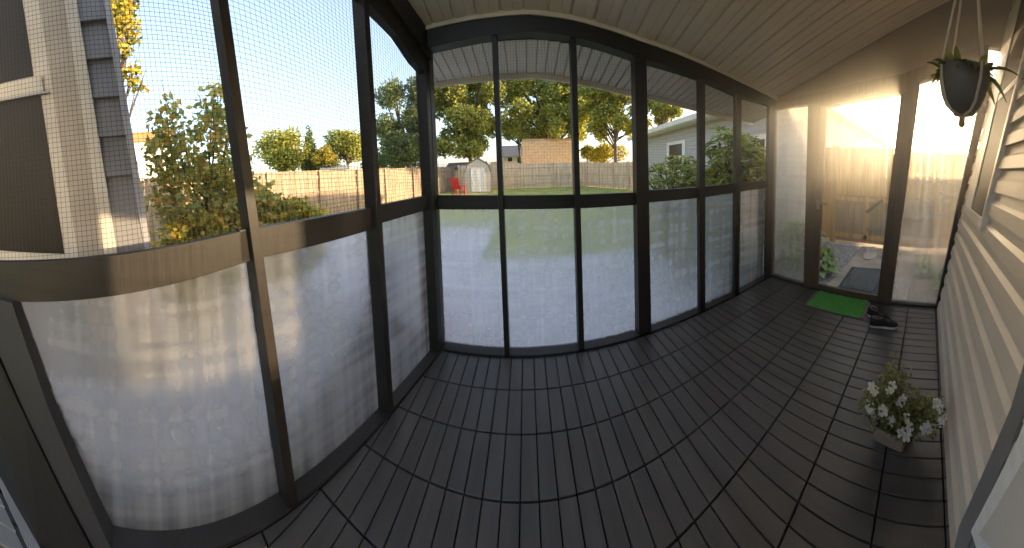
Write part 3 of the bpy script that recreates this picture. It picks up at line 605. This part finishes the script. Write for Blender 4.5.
part(Wq(-.20, -.09, GZ, 4.6, .0, .075), 'vertical_trim', M_WT, wg)
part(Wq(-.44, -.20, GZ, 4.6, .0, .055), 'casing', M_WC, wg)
part(Wq(-2.4, -.44, .80, 4.4, .0, .05), 'window_frame', M_WT, wg)
part(Wq(-2.3, -.56, 1.00, 2.50, .05, .058), 'pane', mat('dark_brown_screened_pane', (.022, .018, .014), .5, None, None, 0, .2), wg)
part(Wq(-2.3, -.60, 2.66, 4.2, .05, .058), 'pane', mat('dark_brown_screened_pane', (.022, .018, .014)), wg)
part(Wq(-2.35, -.47, 2.48, 2.50, .05, .09), 'sash_edge', M_GREYTRIM, wg)
part(Wq(-2.35, -.52, 2.50, 2.66, .05, .085), 'meeting_rail', M_WT, wg)

# ------------------------------------------------------------------ plants
def leaf_cloud(blobs, n, size, hang=0, shell=.55):
    """n leaves, each a folded diamond, spread through overlapping blobs"""
    v = []; f = []
    wts = [b[3] * b[4] * b[5] for b in blobs]; tot = sum(wts)
    for bi, b in enumerate(blobs):
        for _ in range(int(n * wts[bi] / tot)):
            while True:
                d = Vector((rnd.gauss(0, 1), rnd.gauss(0, 1), rnd.gauss(0, 1)))
                if d.length > .01: break
            d.normalize(); r = shell + (1 - shell) * rnd.random() ** .7
            r *= 1 + .18 * math.sin(d.x * 5 + bi) * math.sin(d.z * 6 + bi * 2)
            p = Vector((b[0] + d.x * b[3] * r, b[1] + d.y * b[4] * r, b[2] + d.z * b[5] * r))
            s = size * rnd.uniform(.6, 1.25)
            u = Vector((rnd.gauss(0, 1), rnd.gauss(0, 1), rnd.gauss(0, .7) - hang)).normalized(); w_ = u.orthogonal().normalized()
            w_ = (w_ * math.cos(a_ := rnd.uniform(0, 6.28)) + u.cross(w_) * math.sin(a_)) * .34
            k = len(v); nrm = u.cross(w_) * .3
            v += [tuple(p), tuple(p + (u * .5 + w_ + nrm) * s), tuple(p + u * s), tuple(p + (u * .5 - w_ + nrm) * s)]
            f += [(k, k + 1, k + 2), (k, k + 2, k + 3)]
    m = MB(); m.v = v; m.f = f; return m
def branches(base, blobs, r, lean=0):
    m = MB(); b = Vector(base); top = Vector((sum(q[0] for q in blobs) / len(blobs), sum(q[1] for q in blobs) / len(blobs), sum(q[2] for q in blobs) / len(blobs)))
    mid = b.lerp(top, .45) + Vector((rnd.uniform(-.1, .1), 0, 0)) * (top - b).length * .3
    m.tube([b, b.lerp(mid, .5), mid, top], [r, r * .8, r * .62, r * .3], 8)
    for q in blobs:
        e = Vector(q[:3]); s = mid.lerp(top, rnd.random() * .6); k = s.lerp(e, .5) + Vector((0, 0, -.06 * (e - s).length))
        if (e - s).length > .05: m.tube([s, k, e, e + (e - k) * .5], [r * .34, r * .24, r * .12, r * .05], 6)
        for _ in range(3):
            d = Vector((rnd.uniform(-1, 1) * q[3], rnd.uniform(-1, 1) * q[4], rnd.uniform(-.7, 1) * q[5])) * .8
            m.tube([k.lerp(e, rnd.random()), e + d * .6, e + d], [r * .12, r * .07, r * .03], 5)
    return m
def tree(name, base, blobs, n, size, lm, label, r=.2, cat='tree', group=None, shell=.45, hang=0):
    e = tag(empty(name, base), label, cat, group); bpy.context.view_layer.update()
    part(leaf_cloud(blobs, n, size, hang, shell), 'foliage', lm, e)
    part(branches(base, blobs, r), 'branches', M_BARK, e, smooth=True)
    return e
def ring(c, R, H, k, s, zb=.0):
    out = []
    for i in range(k):
        a = rnd.uniform(0, 6.28); q = rnd.uniform(.15, 1) ** .6
        out.append((c[0] + math.cos(a) * R * q, c[1] + math.sin(a) * R * q, c[2] + rnd.uniform(-1, 1) * H * (1.05 - .55 * q), s * rnd.uniform(.7, 1.25), s * rnd.uniform(.7, 1.25), s * rnd.uniform(.55, 1)))
    return out
tree('yard_tree', (2.7, 28, GZ), ring((2.6, 28, 9.0), 5.4, 4.6, 34, 1.5) + ring((2.8, 28, 5.2), 5.2, 1.0, 14, 1.1), 42000, .30, M_LEAF_MID, 'broad sunlit tree rising behind the back lawn, above the tan barn', .42)
tree('yard_tree', (-4.7, 23.5, GZ), ring((-5.3, 23.4, 7.8), 3.1, 4.2, 28, 1.15) + ring((-5.3, 23.4, 3.6), 3.0, 1.2, 14, .9), 28000, .27, M_LEAF_MID, 'tall loose tree standing behind the barn-style shed', .3)
tree('yard_tree', (-10.2, 21.5, GZ), ring((-10.6, 21.3, 6.6), 2.3, 4.2, 22, 1.2) + ring((-10.6, 21.3, 3.4), 2.2, 1.0, 8, 1.0), 18000, .25, M_LEAF_DARK, 'dark green tree left of the corner post beyond the fence', .35)
tree('yard_tree', (7.6, 20.8, GZ), ring((7.6, 21.2, 6.2), 2.6, 3.6, 26, .85), 17000, .24, M_LEAF_MID, 'airy tree behind the grey picket fence', .22, shell=.3)
tree('yard_tree', (9.6, 17.4, GZ), ring((10.1, 17.3, 6.2), 1.8, 1.5, 14, .7), 9000, .22, M_LEAF_MID, 'tree over the neighbouring roof', .2)
tree('small_tree', (9.2, 28.3, GZ), ring((9.3, 28.3, 2.9), 2.4, .9, 9, 1.0), 5000, .24, M_LEAF_GOLD, 'low golden tree behind the grey picket fence', .15)
tree('small_tree', (6.9, 29.0, GZ), ring((6.9, 29.0, 3.0), .7, .9, 5, .7), 2500, .22, M_LEAF_DARK, 'small green tree right of the tan barn', .12)
tree('distant_tree', (-32.3, 23.5, GZ), ring((-32.3, 23.3, 6.0), 3.2, 3.2, 14, 2.0), 7000, .45, M_LEAF_MID, 'rounded tree left of the utility pole', .4)
tree('distant_tree', (-31.0, 28.0, GZ), [(-31, 28, 3 + i * 1.0, 1.6 - i * .2, 1.6 - i * .2, 1.2) for i in range(7)], 5000, .4, M_LEAF_DARK, 'dark conical tree right behind the utility pole', .3)
tree('distant_tree', (-26.8, 27.0, GZ), ring((-26.8, 27, 4.2), 1.3, 1.4, 6, 1.0), 2200, .35, M_LEAF_GOLD, 'small golden tree beyond the left fence', .2)
tree('distant_tree', (-27.0, 32.2, GZ), ring((-26.9, 32.2, 6.0), 3.0, 2.6, 14, 1.8), 7000, .42, M_LEAF_MID, 'wide green tree just left of the thick post beyond the fence', .4)
tree('distant_tree', (-33.5, 31.5, GZ), ring((-33, 31.5, 4.6), 3.5, 1.0, 8, 1.6), 3500, .42, M_LEAF_MID, 'low green tree in the gap behind the golden tree', .3)
tree('distant_tree', (-14.8, 26, GZ), ring((-14.5, 26, 3.0), 3.6, .6, 8, 1.1), 3500, .32, M_LEAF_DARK, 'low hedge-like tree beyond the sunlit fence', .2)
tree('distant_tree', (-.5, 33, GZ), ring((-.9, 33, 6.4), 1.7, 1.3, 8, 1.1), 3500, .3, M_LEAF_DARK, 'dark tree crown above the dark roofed house', .25)
# overhanging branch next to the wing
tree('overhanging_tree', (-6.2, -.6, GZ), [(-5.0, .10, 5.1, .35, .30, .35), (-5.0, .25, 4.7, .30, .28, .25), (-5.0, .12, 4.3, .22, .2, .2), (-5.0, .30, 3.85, .22, .22, .2), (-5.0, .42, 3.55, .2, .22, .12), (-5.3, .1, 5.6, .6, .5, .3)], 1500, .12, M_LEAF_GOLD, 'yellow green branch hanging down beside the house wing', .12)
# shrubs at the left
tree('tall_shrub', (-3.1, .95, GZ), [(-3.1, .50, 2.0, .25, .22, .5), (-3.1, .62, 2.45, .18, .14, .25), (-3.1, .80, 2.0, .3, .26, .4), (-3.0, 1.12, 2.35, .24, .2, .5), (-3.0, 1.22, 2.6, .16, .13, .3), (-3.0, 1.40, 2.2, .22, .18, .3), (-3.1, .9, 1.4, .4, .62, .5), (-3.0, 1.30, 1.5, .4, .4, .5), (-3.1, .9, .6, .42, .6, .55), (-2.9, 1.6, 1.2, .35, .3, .35)], 5200, .105, M_LEAF_SHRUB, 'tall speckled shrub with orange tips outside the left bays', .05)
tree('low_shrub', (-2.75, 2.0, GZ), [(-2.85, 1.75, 1.15, .3, .35, .3), (-2.8, 2.15, 1.08, .3, .35, .24), (-2.7, 2.45, .95, .25, .3, .2), (-2.8, 2.0, .6, .4, .6, .5)], 2600, .10, M_LEAF_GOLD, 'low golden shrub at the foot of the left fence', .04)
tree('low_shrub', (-2.9, .65, GZ), [(-2.75, .75, 1.05, .25, .45, .2), (-2.8, 1.1, .95, .25, .4, .22), (-2.8, .8, .5, .3, .6, .5)], 2200, .09, M_LEAF_GOLD, 'golden leaves at the base of the tall shrub', .04)
# plants outside the front bays
def longleaf(c, R, H, n, ln, wd, lm, name, label, cat='shrub', zlo=.1):
    e = tag(empty(name, c), label, cat); bpy.context.view_layer.update(); m = MB(); st = MB(); c = Vector(c)
    for i in range(n):
        a = rnd.uniform(0, 6.28); q = rnd.random() ** .5; z = c.z + H * (zlo + (1 - zlo) * rnd.random() ** .8) * (1 - .25 * q * q)
        p = Vector((c.x + R * q * math.cos(a), c.y + R * q * math.sin(a), z))
        if i % 6 == 0: st.tube([(c.x, c.y, c.z), tuple(c.lerp(p, .5) + Vector((0, 0, .08))), tuple(p)], [.018, .012, .005], 5)
        for k in range(6):
            b = k * 1.05 + rnd.random(); el = rnd.uniform(-.5, .6); u = Vector((math.cos(b) * math.cos(el), math.sin(b) * math.cos(el), math.sin(el))); s = Vector((-math.sin(b), math.cos(b), 0)) * wd; L_ = ln * rnd.uniform(.7, 1.2); j = len(m.v)
            dn = Vector((0, 0, -.25 * L_))
            m.v += [tuple(p), tuple(p + u * L_ * .4 + s), tuple(p + u * L_ + dn), tuple(p + u * L_ * .4 - s)]; m.f += [(j, j + 1, j + 2), (j, j + 2, j + 3)]
    part(m, 'foliage', lm, e); part(st, 'stems', M_BARK, e); return e
longleaf((3.15, 3.0, GZ), .60, 2.42, 620, .19, .036, leafmat('long_leaves', [(.10, .16, .04), (.22, .30, .06), (.36, .42, .08), (.66, .58, .09)], .55), 'leafy_shrub', 'tall shrub with long drooping leaves outside the last front bays')
longleaf((2.95, 4.4, GZ), .80, 1.92, 640, .14, .034, M_LEAF_MID, 'leafy_shrub', 'green bush under the neighbouring white window')
longleaf((2.1, 3.1, GZ), .35, .95, 60, .13, .025, M_LEAF_MID, 'leafy_shrub', 'low bush behind the cloudy panel of the fourth bay')
longleaf((3.75, 2.0, GZ), .32, .85, 110, .20, .035, M_LEAF_HOSTA, 'leafy_shrub', 'green plant blurred behind the tall panel left of the door')
def hosta(c, R, n, label):
    e = tag(empty('hosta', c), label, 'plant'); bpy.context.view_layer.update(); m = MB(); c = Vector(c)
    for i in range(n):
        a = i * 2.4; r = R * (.35 + .65 * (i / n)); el = 1.1 - .9 * i / n
        u = Vector((math.cos(a), math.sin(a), 0)); s = Vector((-math.sin(a), math.cos(a), 0)); w_ = .055 * R / .3
        cols = []
        for t, ww in ((0, .15), (.25, .35), (.5, 1), (.75, .8), (1.0, .05)):
            p = c + u * (r * t) + Vector((0, 0, math.sin(t * 2.4) * R * el * .8 + .01))
            cols.append((p - s * w_ * ww + Vector((0, 0, .012 * ww)), p, p + s * w_ * ww + Vector((0, 0, .012 * ww))))
        j = len(m.v)
        for q in cols: m.v += [tuple(x) for x in q]
        for k in range(4):
            b = j + 3 * k; m.f += [(b, b + 1, b + 4, b + 3), (b + 1, b + 2, b + 5, b + 4)]
    part(m, 'leaves', M_LEAF_HOSTA, e, smooth=True)
    return e
hosta((3.62, 1.62, GZ), .42, 40, 'broad-leaved hosta just outside the door, nearest the porch')
hosta((4.15, 1.72, GZ), .30, 30, 'smaller hosta farther along the gravel bed')
hosta((3.6, -.35, GZ), .36, 30, 'hosta blurred behind the wavy panel right of the door')
hosta((4.2, .0, GZ), .30, 26, 'second hosta behind the wavy panel, farther from the porch')
# red chair by the back fence
rc = tag(empty('garden_chair', (-4.35, 16.0, GZ), math.radians(160)), 'red garden chair beside the sunlit fence and shed', 'chair')
lp_part(MB().box(-.3, .3, -.28, .28, .40, .44), 'seat', M_RED, rc)
bk = MB()
for i in range(5): bk.hexa([(-.29 + i * .12, .26, .42), (-.19 + i * .12, .26, .42), (-.19 + i * .12, .29, .42), (-.29 + i * .12, .29, .42)], [(-.32 + i * .13, .46, 1.15), (-.21 + i * .13, .46, 1.15), (-.21 + i * .13, .49, 1.15), (-.32 + i * .13, .49, 1.15)])
lp_part(bk, 'backrest', M_RED, rc)
for sx in (-1, 1):
    lp_part(MB().box(sx * .33 - .05, sx * .33 + .05, -.35, .32, .62, .65), 'armrest', M_RED, rc)
    for sy in (-1, 1): lp_part(MB().box(sx * .31 - .03, sx * .31 + .03, sy * .26 - .03, sy * .26 + .03, 0, .62), 'leg', M_RED, rc)
# red tub outside the narrow left bay
tb2 = tag(empty('red_tub', (-1.14, 2.43, GZ)), 'red tub outside, seen blurred through the narrow left panel', 'tub')
lp_part(MB().lathe([(.13, 0), (.16, .05), (.19, .60), (.205, .62), (.205, .65), (.185, .65), (.15, .1)], (0, 0, 0), 24), 'body', mat('bright_red_tub_plastic', (.95, .10, .15), .4), tb2, smooth=True)
lp_part(MB().tube([(-.2, 0, .6), (-.14, 0, .78), (0, 0, .84), (.14, 0, .78), (.2, 0, .6)], .01, 6), 'handle', M_RED, tb2)

# ------------------------------------------------------------------ things in the porch
# haze volume added for the golden glare, denser upward and toward the door
hm = bpy.data.materials.new('glare_volume'); hm.use_nodes = True; nt = hm.node_tree; nt.nodes.clear()
v_ = nt.nodes.new('ShaderNodeVolumeScatter'); v_.inputs['Color'].default_value = (1, .96, .88, 1); tc_ = nt.nodes.new('ShaderNodeTexCoord'); sx_ = nt.nodes.new('ShaderNodeSeparateXYZ'); nt.links.new(tc_.outputs['Object'], sx_.inputs[0])
mx_ = nt.nodes.new('ShaderNodeMapRange'); mx_.interpolation_type = 'SMOOTHSTEP'; mx_.inputs[1].default_value = .2; mx_.inputs[2].default_value = 2.7; nt.links.new(sx_.outputs[0], mx_.inputs[0])
mz_ = nt.nodes.new('ShaderNodeMapRange'); mz_.interpolation_type = 'SMOOTHSTEP'; mz_.inputs[1].default_value = .7; mz_.inputs[2].default_value = 2.1; nt.links.new(sx_.outputs[2], mz_.inputs[0])
mm_ = nt.nodes.new('ShaderNodeMath'); mm_.operation = 'MULTIPLY'; nt.links.new(mx_.outputs[0], mm_.inputs[0]); nt.links.new(mz_.outputs[0], mm_.inputs[1])
m3_ = nt.nodes.new('ShaderNodeMath'); m3_.operation = 'MULTIPLY'; m3_.inputs[1].default_value = .085; nt.links.new(mm_.outputs[0], m3_.inputs[0]); nt.links.new(m3_.outputs[0], v_.inputs['Density'])
v_.inputs['Anisotropy'].default_value = .72
o_ = nt.nodes.new('ShaderNodeOutputMaterial'); nt.links.new(v_.outputs[0], o_.inputs['Volume'])
hz_ = tag(MB().hexa([(.2, -.27, .6), (2.88, -.27, .6), (2.88, 1.97, .6), (.2, 1.97, .6)], [(.2, -.72, 3.3), (2.88, -.72, 3.3), (2.88, 1.97, 2.42), (.2, 1.97, 2.42)]).build('glare_haze', hm), 'haze volume added for the golden glare toward the low sun', 'haze', kind='stuff')
# green turf mat
mt = tag(empty('door_mat', (2.71, .95, 0)), 'bright green artificial turf mat inside the door', 'mat'); bpy.context.view_layer.update()
part(MB().hexa([(2.525, 1.275, 0), (2.535, .598, 0), (2.895, .60, 0), (2.885, 1.30, 0)], [(2.525, 1.275, .008), (2.535, .598, .008), (2.895, .60, .008), (2.885, 1.30, .008)]), 'backing', mat('mat_border_grey', (.24, .23, .20), .8), mt, bevel=.002)
tf = MB()
for i in range(9000):
    x = rnd.uniform(2.53, 2.89); y = rnd.uniform(.635, 1.25); h_ = rnd.uniform(.010, .020); a = rnd.uniform(0, 6.28); dx, dy = .003 * math.cos(a), .003 * math.sin(a); j = len(tf.v); lx, ly = rnd.uniform(-.006, .006), rnd.uniform(-.006, .006)
    tf.v += [(x - dx, y - dy, .008), (x + dx, y + dy, .008), (x + lx, y + ly, .008 + h_)]; tf.f.append((j, j + 1, j + 2))
tf.hexa([(2.53, 1.25, .006), (2.532, .635, .006), (2.892, .635, .006), (2.888, 1.25, .006)], [(2.53, 1.25, .011), (2.532, .635, .011), (2.892, .635, .011), (2.888, 1.25, .011)])
t = part(tf, 'turf', mat('bright_green_turf', (.20, .62, .16), .7, ((60, 60, 60), .3)), mt); t['kind'] = 'stuff'
# outdoor coir mat
om = tag(empty('door_mat', (3.72, .88, GZ)), 'dark grey looped doormat on the path outside the door', 'mat'); bpy.context.view_layer.update()
part(MB().hexa([(3.27, 1.16, GZ + .012), (3.30, .585, GZ + .012), (4.17, .66, GZ + .012), (4.08, 1.20, GZ + .012)], [(3.27, 1.16, GZ + .03), (3.30, .585, GZ + .03), (4.17, .66, GZ + .03), (4.08, 1.20, GZ + .03)]), 'backing', mat('dark_mat', (.05, .05, .052), .9), om)
lo = MB()
for i in range(2600):
    x = rnd.uniform(3.32, 4.06); y = rnd.uniform(.67, 1.13); r = .011; a = rnd.uniform(0, 3.14)
    lo.tube([(x - r * math.cos(a), y - r * math.sin(a), GZ + .03), (x, y, GZ + .044), (x + r * math.cos(a), y + r * math.sin(a), GZ + .03)], .0035, 4, False)
t = part(lo, 'loops', mat('speckled_grey_loops', (.20, .20, .19), .9, ((50, 50, 50), .7)), om); t['kind'] = 'stuff'

# sneakers
M_SHOE = mat('black_shoe_fabric', (.012, .011, .011), .75, ((30, 30, 30), .3), ((80, 80, 80), .3)); M_SOLE = mat('white_sole', (.62, .62, .60), .5); M_SHOE_IN = mat('pinkish_shoe_lining', (.30, .20, .19), .8)
def shoe(name, loc, rz, tilt, label):
    r = tag(empty(name, loc), label, 'shoe'); r.rotation_euler = (tilt[0], tilt[1], rz)
    st = [(-.140, .026, .0), (-.125, .036, 0), (-.08, .040, 0), (-.02, .036, 0), (.04, .044, 0), (.09, .047, 0), (.125, .036, 0), (.142, .018, 0)]
    so_ = MB(); n = 12
    def loop(x, w_, z): return [(x, -w_, z), (x, w_, z)]
    out = [(x, -w_) for x, w_, _ in st] + [(x, w_) for x, w_, _ in reversed(st)]
    so_.hexa([(x * .97, y * .94, 0) for x, y in out], [(x, y, .024) for x, y in out])
    so_.build('sole', M_SOLE, r, smooth=False, bevel=.003)
    up = MB(); prof_ = [(-.136, .026, .085), (-.12, .033, .098), (-.08, .036, .092), (-.035, .033, .082), (.01, .033, .080), (.05, .040, .062), (.09, .042, .046), (.122, .032, .036), (.137, .016, .026)]
    for x, w_, hh in prof_:
        for k in range(10):
            a = PI * k / 9; up.v.append((x, -w_ * math.cos(a) * (1 if math.sin(a) < .5 else .9), .022 + (hh - .022) * math.sin(a) ** .6))
    for i in range(len(prof_) - 1):
        for k in range(9):
            if i in (1, 2, 3) and k in (3, 4, 5): continue      # the opening
            a = i * 10 + k; up.f.append((a, a + 1, a + 11, a + 10))
    up.f.append(tuple(range(9, -1, -1)))
    u = up.build('upper', M_SHOE, r, smooth=True); so2 = u.modifiers.new('t', 'SOLIDIFY'); so2.thickness = .004
    MB().tube([(-.125, 0, .093), (-.10, -.018, .094), (-.05, -.019, .084), (-.018, 0, .080), (-.05, .019, .084), (-.10, .018, .094), (-.125, 0, .093)], .005, 6, False).build('collar', M_SHOE_IN, r, smooth=True)
    lc = MB()
    for i in range(4):
        x = .0 + i * .017; z = .083 - i * .006
        lc.tube([(x, -.022, z - .006), (x + .004, 0, z + .004), (x, .022, z - .006)], .0025, 5)
    lc.build('laces', mat('grey_laces', (.25, .24, .24), .8) if 'grey_laces' not in bpy.data.materials else bpy.data.materials['grey_laces'], r)
    return r
shoe('sneaker', (2.47, .37, .0), math.radians(-82), (0, 0), 'black sneaker with white sole lying nearer the camera, toe toward the wall')
shoe('sneaker', (2.585, .44, .0), math.radians(-112), (0, 0), 'black sneaker partly behind the other one, by the turf mat')

# potted plant with white flowers
pc = Vector((1.465, .135, 0)); pr = math.radians(-12)
pp = tag(empty('potted_plant', pc, pr), 'bushy potted plant with white flowers in a square brown pot', 'plant')
def sqpot(mb, prof_, n=4):
    base = len(mb.v)
    for s, z in prof_:
        rr = .018
        for cx, cy in ((1, 1), (-1, 1), (-1, -1), (1, -1)):
            for k in range(4):
                a0 = {(1, 1): 0, (-1, 1): PI / 2, (-1, -1): PI, (1, -1): 1.5 * PI}[(cx, cy)]; a = a0 + k * PI / 6
                mb.v.append((cx * (s - rr) + rr * math.cos(a), cy * (s - rr) + rr * math.sin(a), z))
    for i in range(len(prof_) - 1):
        for k in range(16):
            a = base + i * 16 + k; b = base + i * 16 + (k + 1) % 16; mb.f.append((a, b, b + 16, a + 16))
    mb.f.append(tuple(base + k for k in range(15, -1, -1)))
    return mb
M_POT = mat('taupe_plastic_pot', (.36, .28, .21), .5)
sqpot(MB(), [(.084, 0), (.089, .004), (.100, .078), (.108, .080), (.108, .102), (.101, .102), (.096, .074)]).build('pot', M_POT, pp, smooth=False)
MB().box(-.094, .094, -.094, .094, .055, .078).build('soil', mat('mossy_soil', (.07, .06, .02), .95, ((40, 40, 40), .5, (.16, .17, .03)), ((60, 60, 60), .8)), pp)
inv = (Matrix.Translation(pc) @ Matrix.Rotation(pr, 4, 'Z')).inverted()
FLW = [[1.312, 0.229, 0.37], [1.35, 0.157, 0.355], [1.317, 0.265, 0.282], [1.342, 0.246, 0.223], [1.351, 0.202, 0.219], [1.306, 0.164, 0.283], [1.335, 0.145, 0.205], [1.382, 0.097, 0.269], [1.332, 0.057, 0.226], [1.329, 0.069, 0.159], [1.369, 0.028, 0.11], [1.36, -0.095, 0.305], [1.379, -0.122, 0.262], [1.364, -0.13, 0.199], [1.365, -0.087, 0.158], [1.34, -0.064, 0.181]]
stm = MB(); tips = []
def bend(a, b, up=.05): return [a, a.lerp(b, .4) + Vector((0, 0, up)), b]
for q in FLW + [[1.43, .168, .445], [1.42, .19, .40], [1.44, .14, .36], [1.40, .31, .19], [1.42, .29, .25], [1.44, -.12, .13], [1.43, -.05, .17], [1.45, .0, .25], [1.46, .2, .3], [1.5, .1, .33], [1.52, .2, .25], [1.38, .14, .16]]:
    t_ = inv @ Vector(q); a = Vector((rnd.uniform(-.03, .03), rnd.uniform(-.03, .03), .07)); stm.tube(bend(a, t_ - Vector((0, 0, .012)), .03), [.004, .003, .0018], 5); tips.append((a, t_))
stm.build('stems', mat('green_stems', (.09, .10, .03), .7), pp, smooth=True)
lf = MB()
for a, t_ in tips:
    for k in range(120):
        s = rnd.random() ** .8; c_ = a.lerp(t_, s) + Vector((0, 0, .03 * math.sin(PI * s))); c_ += Vector((rnd.gauss(0, .026), rnd.gauss(0, .026), rnd.gauss(0, .022)))
        if c_.z < .10: c_.z = .10 + rnd.random() * .03
        if (Matrix.Translation(pc) @ Matrix.Rotation(pr, 4, 'Z') @ c_).y < -.165: continue
        u = Vector((rnd.gauss(0, 1), rnd.gauss(0, 1), rnd.gauss(0, .6))).normalized(); w_ = u.cross(Vector((0, 0, 1))).normalized() * .36; L_ = rnd.uniform(.018, .032); j = len(lf.v)
        lf.v += [tuple(c_), tuple(c_ + (u * .45 + w_ + Vector((0, 0, .1))) * L_), tuple(c_ + u * L_), tuple(c_ + (u * .45 - w_ + Vector((0, 0, .1))) * L_)]; lf.f += [(j, j + 1, j + 2), (j, j + 2, j + 3)]
lf.build('leaves', M_LEAF_POT, pp)
M_CTR = mat('yellow_flower_centre', (.55, .42, .08), .7)
for q in FLW:
    for rep in range(3):
        off = Vector((rnd.uniform(-.016, .016), rnd.uniform(-.016, .016), rnd.uniform(-.012, .012))) * (1 if rep else 0) * 1.6
        c_ = inv @ (Vector(q) + off); to = (inv @ Vector((0, 0, 1.3)) - c_).normalized() + Vector((rnd.gauss(0, .45), rnd.gauss(0, .45), .5 + rnd.gauss(0, .3))); to.normalize()
        a1_ = to.orthogonal().normalized(); b1_ = to.cross(a1_); R_ = rnd.uniform(.019, .027); fm = MB(); ph = rnd.random() * 6
        for k in range(5):
            an = ph + k * 2 * PI / 5; u = a1_ * math.cos(an) + b1_ * math.sin(an); s = to.cross(u); j = len(fm.v)
            fm.v += [tuple(c_ + to * .001), tuple(c_ + (u * .45 - s * .38) * R_ + to * R_ * .25), tuple(c_ + (u * .95 - s * .30) * R_ + to * R_ * .30), tuple(c_ + u * R_ * 1.02 + to * R_ * .15), tuple(c_ + (u * .95 + s * .30) * R_ + to * R_ * .30), tuple(c_ + (u * .45 + s * .38) * R_ + to * R_ * .25)]
            fm.f += [(j, j + 1, j + 2, j + 3), (j, j + 3, j + 4, j + 5)]
        f_ = fm.build('flower', M_PETAL, pp)
        MB().lathe([(.001, -.001), (.003, .001), (.002, .004)], tuple(c_ + to * .002), 6).build('flower_centre', M_CTR, f_)

# hanging planter
hc = Vector((1.075, -.125, 1.835))
hp = tag(empty('hanging_planter', hc), 'pale pot of trailing leaves hung in cord from the ceiling', 'planter')
M_HPOT = mat('grey_green_pot', (.13, .125, .11), .45); M_CORD = mat('cream_cord', (.55, .50, .40), .8, None, ((300, 300, 300), .4)); M_LEAF_H = leafmat('trailing_leaves', [(.08, .11, .03), (.18, .20, .05), (.28, .27, .07)], .5)
MB().lathe([(.018, 0), (.048, .008), (.075, .035), (.094, .08), (.102, .125), (.104, .165), (.108, .168), (.108, .180), (.100, .180), (.096, .15)], (0, 0, 0), 32).build('pot', M_HPOT, hp, smooth=True)
MB().lathe([(.001, .150), (.096, .150), (.096, .158), (.001, .162)], (0, 0, 0), 24).build('soil', bpy.data.materials['mossy_soil'], hp)
zt = zc(hc.x, hc.y) - hc.z - .02
cd = MB(); apex = Vector((0, 0, 1.05))
for k in range(4):
    a = .5 + k * PI / 2; c0_, s0_ = math.cos(a), math.sin(a)
    cd.tube([(0, 0, -.012), (c0_ * .055, s0_ * .055, .004), (c0_ * .085, s0_ * .085, .04), (c0_ * .108, s0_ * .108, .12), (c0_ * .112, s0_ * .112, .18), (c0_ * .055, s0_ * .055, .50), (c0_ * .022, s0_ * .022, .85), tuple(apex)], .0062, 7)
    a2 = a + PI / 4
    cd.lathe([(.004, -.012), (.011, 0), (.004, .012)], (c0_ * .052, s0_ * .052, .52), 8)
cd.tube([tuple(apex), (0, 0, zt)], .006, 7); cd.lathe([(.006, -.02), (.014, 0), (.006, .02)], tuple(apex), 8)
cd.build('cord_sling', M_CORD, hp, smooth=True)
MB().lathe([(.004, -.06), (.014, -.05), (.013, -.02), (.015, -.012), (.008, -.004)], (0, 0, 0), 12).build('tassel', mat('tan_tassel', (.42, .30, .17), .8), hp, smooth=True)
MB().tube([(0, 0, zt - .02), (0, 0, zt + .012)], [.012, .018], 10).build('ceiling_hook', M_GREYTRIM, hp)
hl = MB()
def bigleaf(mb, p0, d, L_, w_, droop):
    d = Vector(d).normalized(); s = d.cross(Vector((0, 0, 1))).normalized(); j = len(mb.v); K = 7; p0 = Vector(p0)
    for i in range(K):
        t = i / (K - 1); c_ = p0 + d * L_ * t + Vector((0, 0, .05 * t * L_ / .15 - droop * t * t)); ww = w_ * math.sin(PI * min(.98, .08 + t * .92)) ** .7
        mb.v += [tuple(c_ - s * ww + Vector((0, 0, .004))), tuple(c_), tuple(c_ + s * ww + Vector((0, 0, .004)))]
    for i in range(K - 1):
        b = j + 3 * i; mb.f += [(b, b + 1, b + 4, b + 3), (b + 1, b + 2, b + 5, b + 4)]
for k in range(60):
    a = rnd.uniform(0, 6.28); r = rnd.uniform(.05, .098)
    bigleaf(hl, (r * math.cos(a), r * math.sin(a), .16), (math.cos(a), math.sin(a), rnd.uniform(.1, 1.4)), rnd.uniform(.045, .085), rnd.uniform(.011, .018), rnd.uniform(.02, .09))
bigleaf(hl, (-.01, -.06, .17), (-.25, -1, .3), .17, .018, .10); bigleaf(hl, (.02, -.07, .17), (.1, -1, .1), .13, .02, .15)
bigleaf(hl, (.05, -.07, .16), (.3, -1, .0), .09, .02, .12)
hl.build('leaves', M_LEAF_H, hp, smooth=True)
